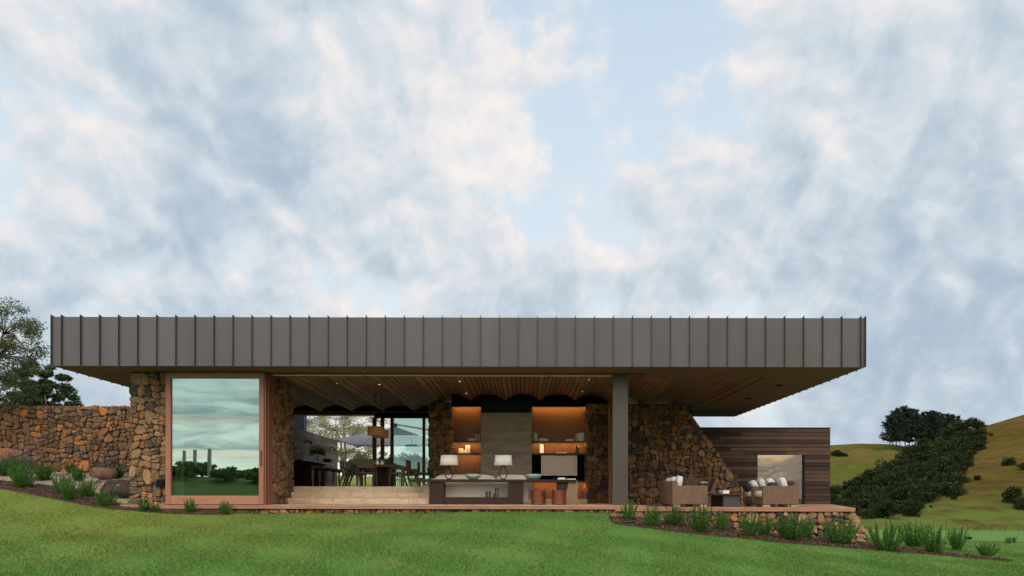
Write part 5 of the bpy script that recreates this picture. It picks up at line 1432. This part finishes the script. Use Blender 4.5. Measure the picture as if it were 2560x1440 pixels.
# bushes on the far side: one mesh, many copies
def bush_mesh(seed, n=1800, m=None):
    g = np.random.default_rng(seed); C = []; A = []
    for i in range(16):
        a = g.uniform(0, 2 * math.pi); r = .75 * math.sqrt(g.random()); h = g.uniform(.35, 1.) * (1 - .35 * r)
        q = n // 16; d = g.normal(size=(q, 3)); d /= np.linalg.norm(d, axis=1, keepdims=True); d *= (g.random(q) ** .4)[:, None] * [.42, .42, .24]
        C.append(np.array([r * math.cos(a), r * math.sin(a), h]) + d); A.append(d + g.normal(0, .12, (q, 3)))
    C = np.concatenate(C); A = np.concatenate(A)
    return fastmesh('bush', *cards(C, A, .075, .042), m or M['manuka'])
bp = [bush_mesh(500 + i) for i in range(5)]
def add_bush(p, w, h, label, group, i, name='bush', m=None, cat='bush'):
    o = bp[i % 5].copy(); COL.objects.link(o); o.name = name
    o.location = (p.x, p.y, p.z - h * .15); o.rotation_euler = (0, 0, i * 2.1); o.scale = (w / 2.1, w / 2.1, h / 1.15)
    if m: o.material_slots[0].link = 'OBJECT'; o.material_slots[0].material = m
    return tag(o, label, cat, group)
band = [(2448, 1060), (2400, 1080), (2330, 1104), (2265, 1148), (2205, 1190), (2150, 1215), (2070, 1238), (2070, 1286), (2150, 1292), (2215, 1292), (2280, 1290), (2300, 1262), (2345, 1240), (2392, 1236), (2400, 1190), (2420, 1150), (2448, 1118), (2458, 1090)]
g = np.random.default_rng(77); pts = []
for _ in range(9000):
    a, b = g.uniform(2060, 2470), g.uniform(1050, 1300)
    if not in_poly(np.array([a]), np.array([b]), band)[0]: continue
    if all(((a - p) / 1.15) ** 2 + ((b - q) * 1.25) ** 2 > 19.5 ** 2 for p, q in pts): pts.append((a, b))
for i, (a, b) in enumerate(sorted(pts, key=lambda q: q[1])):
    p = on_hill(NEAR, a, b + 6); w = g.uniform(44, 74) / F * p.y
    add_bush(p, w, w * g.uniform(.6, .85), 'dark green rounded bush in the dense band running up the hillside', 'bushes in the dense band up the hillside', i)
for i, (a, b, w, nm) in enumerate(((2521, 1166, 38, 'round topped lone tree standing on the open brown slope'), (2556, 1176, 30, 'dark bush cut by the right photo edge on the brown slope'), (2531, 1258, 62, 'largest dark bush low on the slope near the right edge'), (2556, 1276, 50, 'dark bush just below the largest one at the right edge'),
                                   (2443, 1202, 22, 'small round bush alone beside the dense band'), (2477, 1092, 13, 'tiny bush high on the brown slope'), (2385, 1250, 18, 'small bush below the dense band on the slope'), (2289, 1284, 44, 'greyish twiggy bush at the lower edge of the band'),
                                   (2196, 1294, 66, 'dark spreading bush at the foot of the hill behind the stone corner'), (2420, 1170, 30, 'dark bush standing just right of the band'), (2448, 1063, 32, 'flat topped tree on the skyline at the top of the band'), (2466, 1068, 8, 'tiny skyline shrub right of the flat topped tree'), (2328, 1271, 9, 'tiny tuft of shrub in the dry grass'))):
    p = on_hill(NEAR, a, b); ww = w / F * p.y; add_bush(p, ww, ww * .85, nm, None, i + 3)
for i, (a, b, w, nm) in enumerate(((2095, 1142, 34, 'dark bush on the green hill beside the annex'), (2112, 1142, 20, 'smaller dark bush right of the other on the green hill'))):
    p = on_hill(FARH, a, b); ww = w / F * p.y; add_bush(p, ww, ww * .6, nm, None, i)
p = hit(2421, 1349, 20, 60); add_bush(p, .5, .25, 'small dark shrub in the lower meadow', None, 2)
add_bush(Vector((xat(1891, 60), 60, 4.2)), 1.7, 1.5, 'treetop just showing over the annex roof', None, 1, 'treetop', None, 'tree')
gk = np.random.default_rng(5)
for i, (a, b, w) in enumerate([(905, 1168, 60), (935, 1166, 50), (968, 1168, 60), (992, 1172, 56), (1012, 1160, 60), (1035, 1168, 60), (1058, 1166, 56), (1078, 1168, 50), (948, 1152, 40), (985, 1150, 44), (880, 1172, 46)]):
    D = 78 + (i % 3) * 5; p = W(a, b + 22, D); ww = w / F * D
    add_bush(p, ww, ww * 1.15, 'dark tree in the distant row beyond the dining table', 'distant trees beyond the kitchen doors', i, 'distant_tree', None, 'tree')
for o in bp: bpy.data.objects.remove(o)
# tufts in the lower meadow
for i, (a, b) in enumerate(((2520, 1358), (2535, 1357))):
    p = hit(a, b, 20, 40); o = strappy('grass_tuft', 400 + i, 40, .32, .2, .008); o.location = p; tag(o, 'tall grass tuft in the lower meadow, left one' if i == 0 else 'tall grass tuft in the lower meadow, right one', 'grass tuft', 'tall tufts in the meadow')

# pines on the skyline
def pine_tree(seed, H=1.):
    g = np.random.default_rng(seed); t = thing('pine_tree', '', 'tree', (0, 0, 0), 0, 'pine trees on the hill crest')
    C = []; A = []; tk = MB(); tk.tube([(0, 0, -.05), (g.normal(0, .01), 0, .5), (0, g.normal(0, .01), 1.)], [.013, .009, .003], 6)
    z = g.uniform(.22, .40)
    while z < 1.:
        nb_ = g.integers(3, 6); R_ = .25 * (1 - z) ** .55 * g.uniform(.4, 1.25) + .035
        for b in range(nb_):
            a = g.uniform(0, 2 * math.pi); e = Vector((math.cos(a) * R_, math.sin(a) * R_, R_ * g.uniform(.0, .45)))
            tk.tube([(0, 0, z), (e.x, e.y, z + e.z)], [.005, .002], 4)
            for f in np.linspace(.25, 1.05, 6):
                q = 11; c = np.array([e.x * f, e.y * f, z + e.z * f ** 1.5]); C.append(c + g.normal(0, .020, (q, 3)) * [1, 1, .7]); A.append(g.normal(0, 1, (q, 3)) + [0, 0, .4])
        z += g.uniform(.025, .055)
    C = np.concatenate(C); A = np.concatenate(A)
    fastmesh('crown', *cards(C, A, .021, .0075), M['pine'], t); tk.build('trunk', M['bark'], t, True)
    return t
pp = [pine_tree(600 + i) for i in range(4)]
pl_ = [(2225, 1136, 1040), (2240, 1134, 1020), (2262, 1138, 1018), (2274, 1132, 1023), (2287, 1130, 1024), (2304, 1130, 1030), (2318, 1126, 1030), (2333, 1124, 1027), (2345, 1120, 1032), (2355, 1116, 1034), (2368, 1112, 1036), (2380, 1108, 1036), (2395, 1104, 1040), (2250, 1138, 1030), (2296, 1134, 1040), (2326, 1130, 1042), (2232, 1142, 1036)]
for i, (a, b, c) in enumerate(pl_):
    D = 300 + (i * 7) % 22; base = W(a, b, D); h = (b - c) / F * D
    nm = {0: 'pine with open ragged branches at the left end of the skyline clump', 12: 'small pine at the right end of the skyline clump'}.get(i, 'tall dark pine in the clump on the hill crest')
    gp = None if i in (0, 12) else 'pine trees on the hill crest'
    if i < 4: o = pp[i]; o.location = base; o.scale = (h * (1.25 if i == 0 else 1.),) * 2 + (h,); o['label'] = nm
    else: o = clone(pp[i % 4], base, i * 1.3, (h * .95, h * .95, h), nm)
    if gp: o['group'] = gp
# farm fence along the foot of the hill
FN = thing('farm_fence', 'low post and wire fence along the foot of the hill', 'fence', tuple(W(2400, 1318, 97)))
fp = []
for i, px in enumerate(np.arange(2212, 2700, 30)):
    b = W(px, 1303 + (px - 2212) * .065, 97.) ; b = Vector((b.x, 97. + math.sin(i) * .3, b.z)); fp.append(b)
    MB().bar(b + Vector((0, 0, -.8)), b + Vector((0, 0, .5)), .07, .07).build('post', M['bark'], FN)
for dz in (.2, .4, .56): MB().tube([q + Vector((0, -.08, dz)) for q in fp], .008, 4).build('wire', M['bark'], FN)

# ================================================================== vineyard behind the camera, mirrored in the tall glass door
for i, (px, py) in enumerate(((461, 1127), (489, 1125), (524, 1122))):
    D = 50.; x = xat(px, D); y = 41.86 - D; zt = zat(py, px, D); zg = gz(x, y)
    o = MB().box(x - .09, x + .09, y - .09, y + .09, zg - .2, zt).build('vineyard_post', M['post'], None, bevel=.01)
    tag(o, ['square timber post among the vines mirrored in the glass door, leftmost', 'square timber post among the vines mirrored in the glass door, middle one', 'square timber post among the vines mirrored in the glass door, thickest'][i], 'post', 'timber posts in the vineyard')
for i, (px, h, w) in enumerate(((450, 1150, 52), (478, 1152, 34), (510, 1152, 44), (562, 1160, 60), (585, 1176, 46), (622, 1172, 56), (645, 1168, 40), (430, 1165, 40))):
    D = 48. + (i % 3) * 2.; x = xat(px, D); y = 41.86 - D; zg = gz(x, y); hh = zat(h, px, D) - zg
    tree('grapevine', ['leafy vine mirrored at the left of the glass door', 'thin vine between the mirrored posts', 'vine beside the thickest mirrored post', 'tall bushy vine mirrored in the middle of the glass door', 'low vine mirrored right of the bushy one', 'bushy vine mirrored near the right of the glass door', 'vine mirrored at the right edge of the glass door', 'vine mirrored at the left edge of the glass door'][i],
         (x, y, zg), hh, w / F * D * .55, 700 + i, .11, M['bark'], M['vine'], 26, 60, .08, .30, .05, 1, .35, 1., .2, 'vines mirrored in the glass door', None, 'vine')
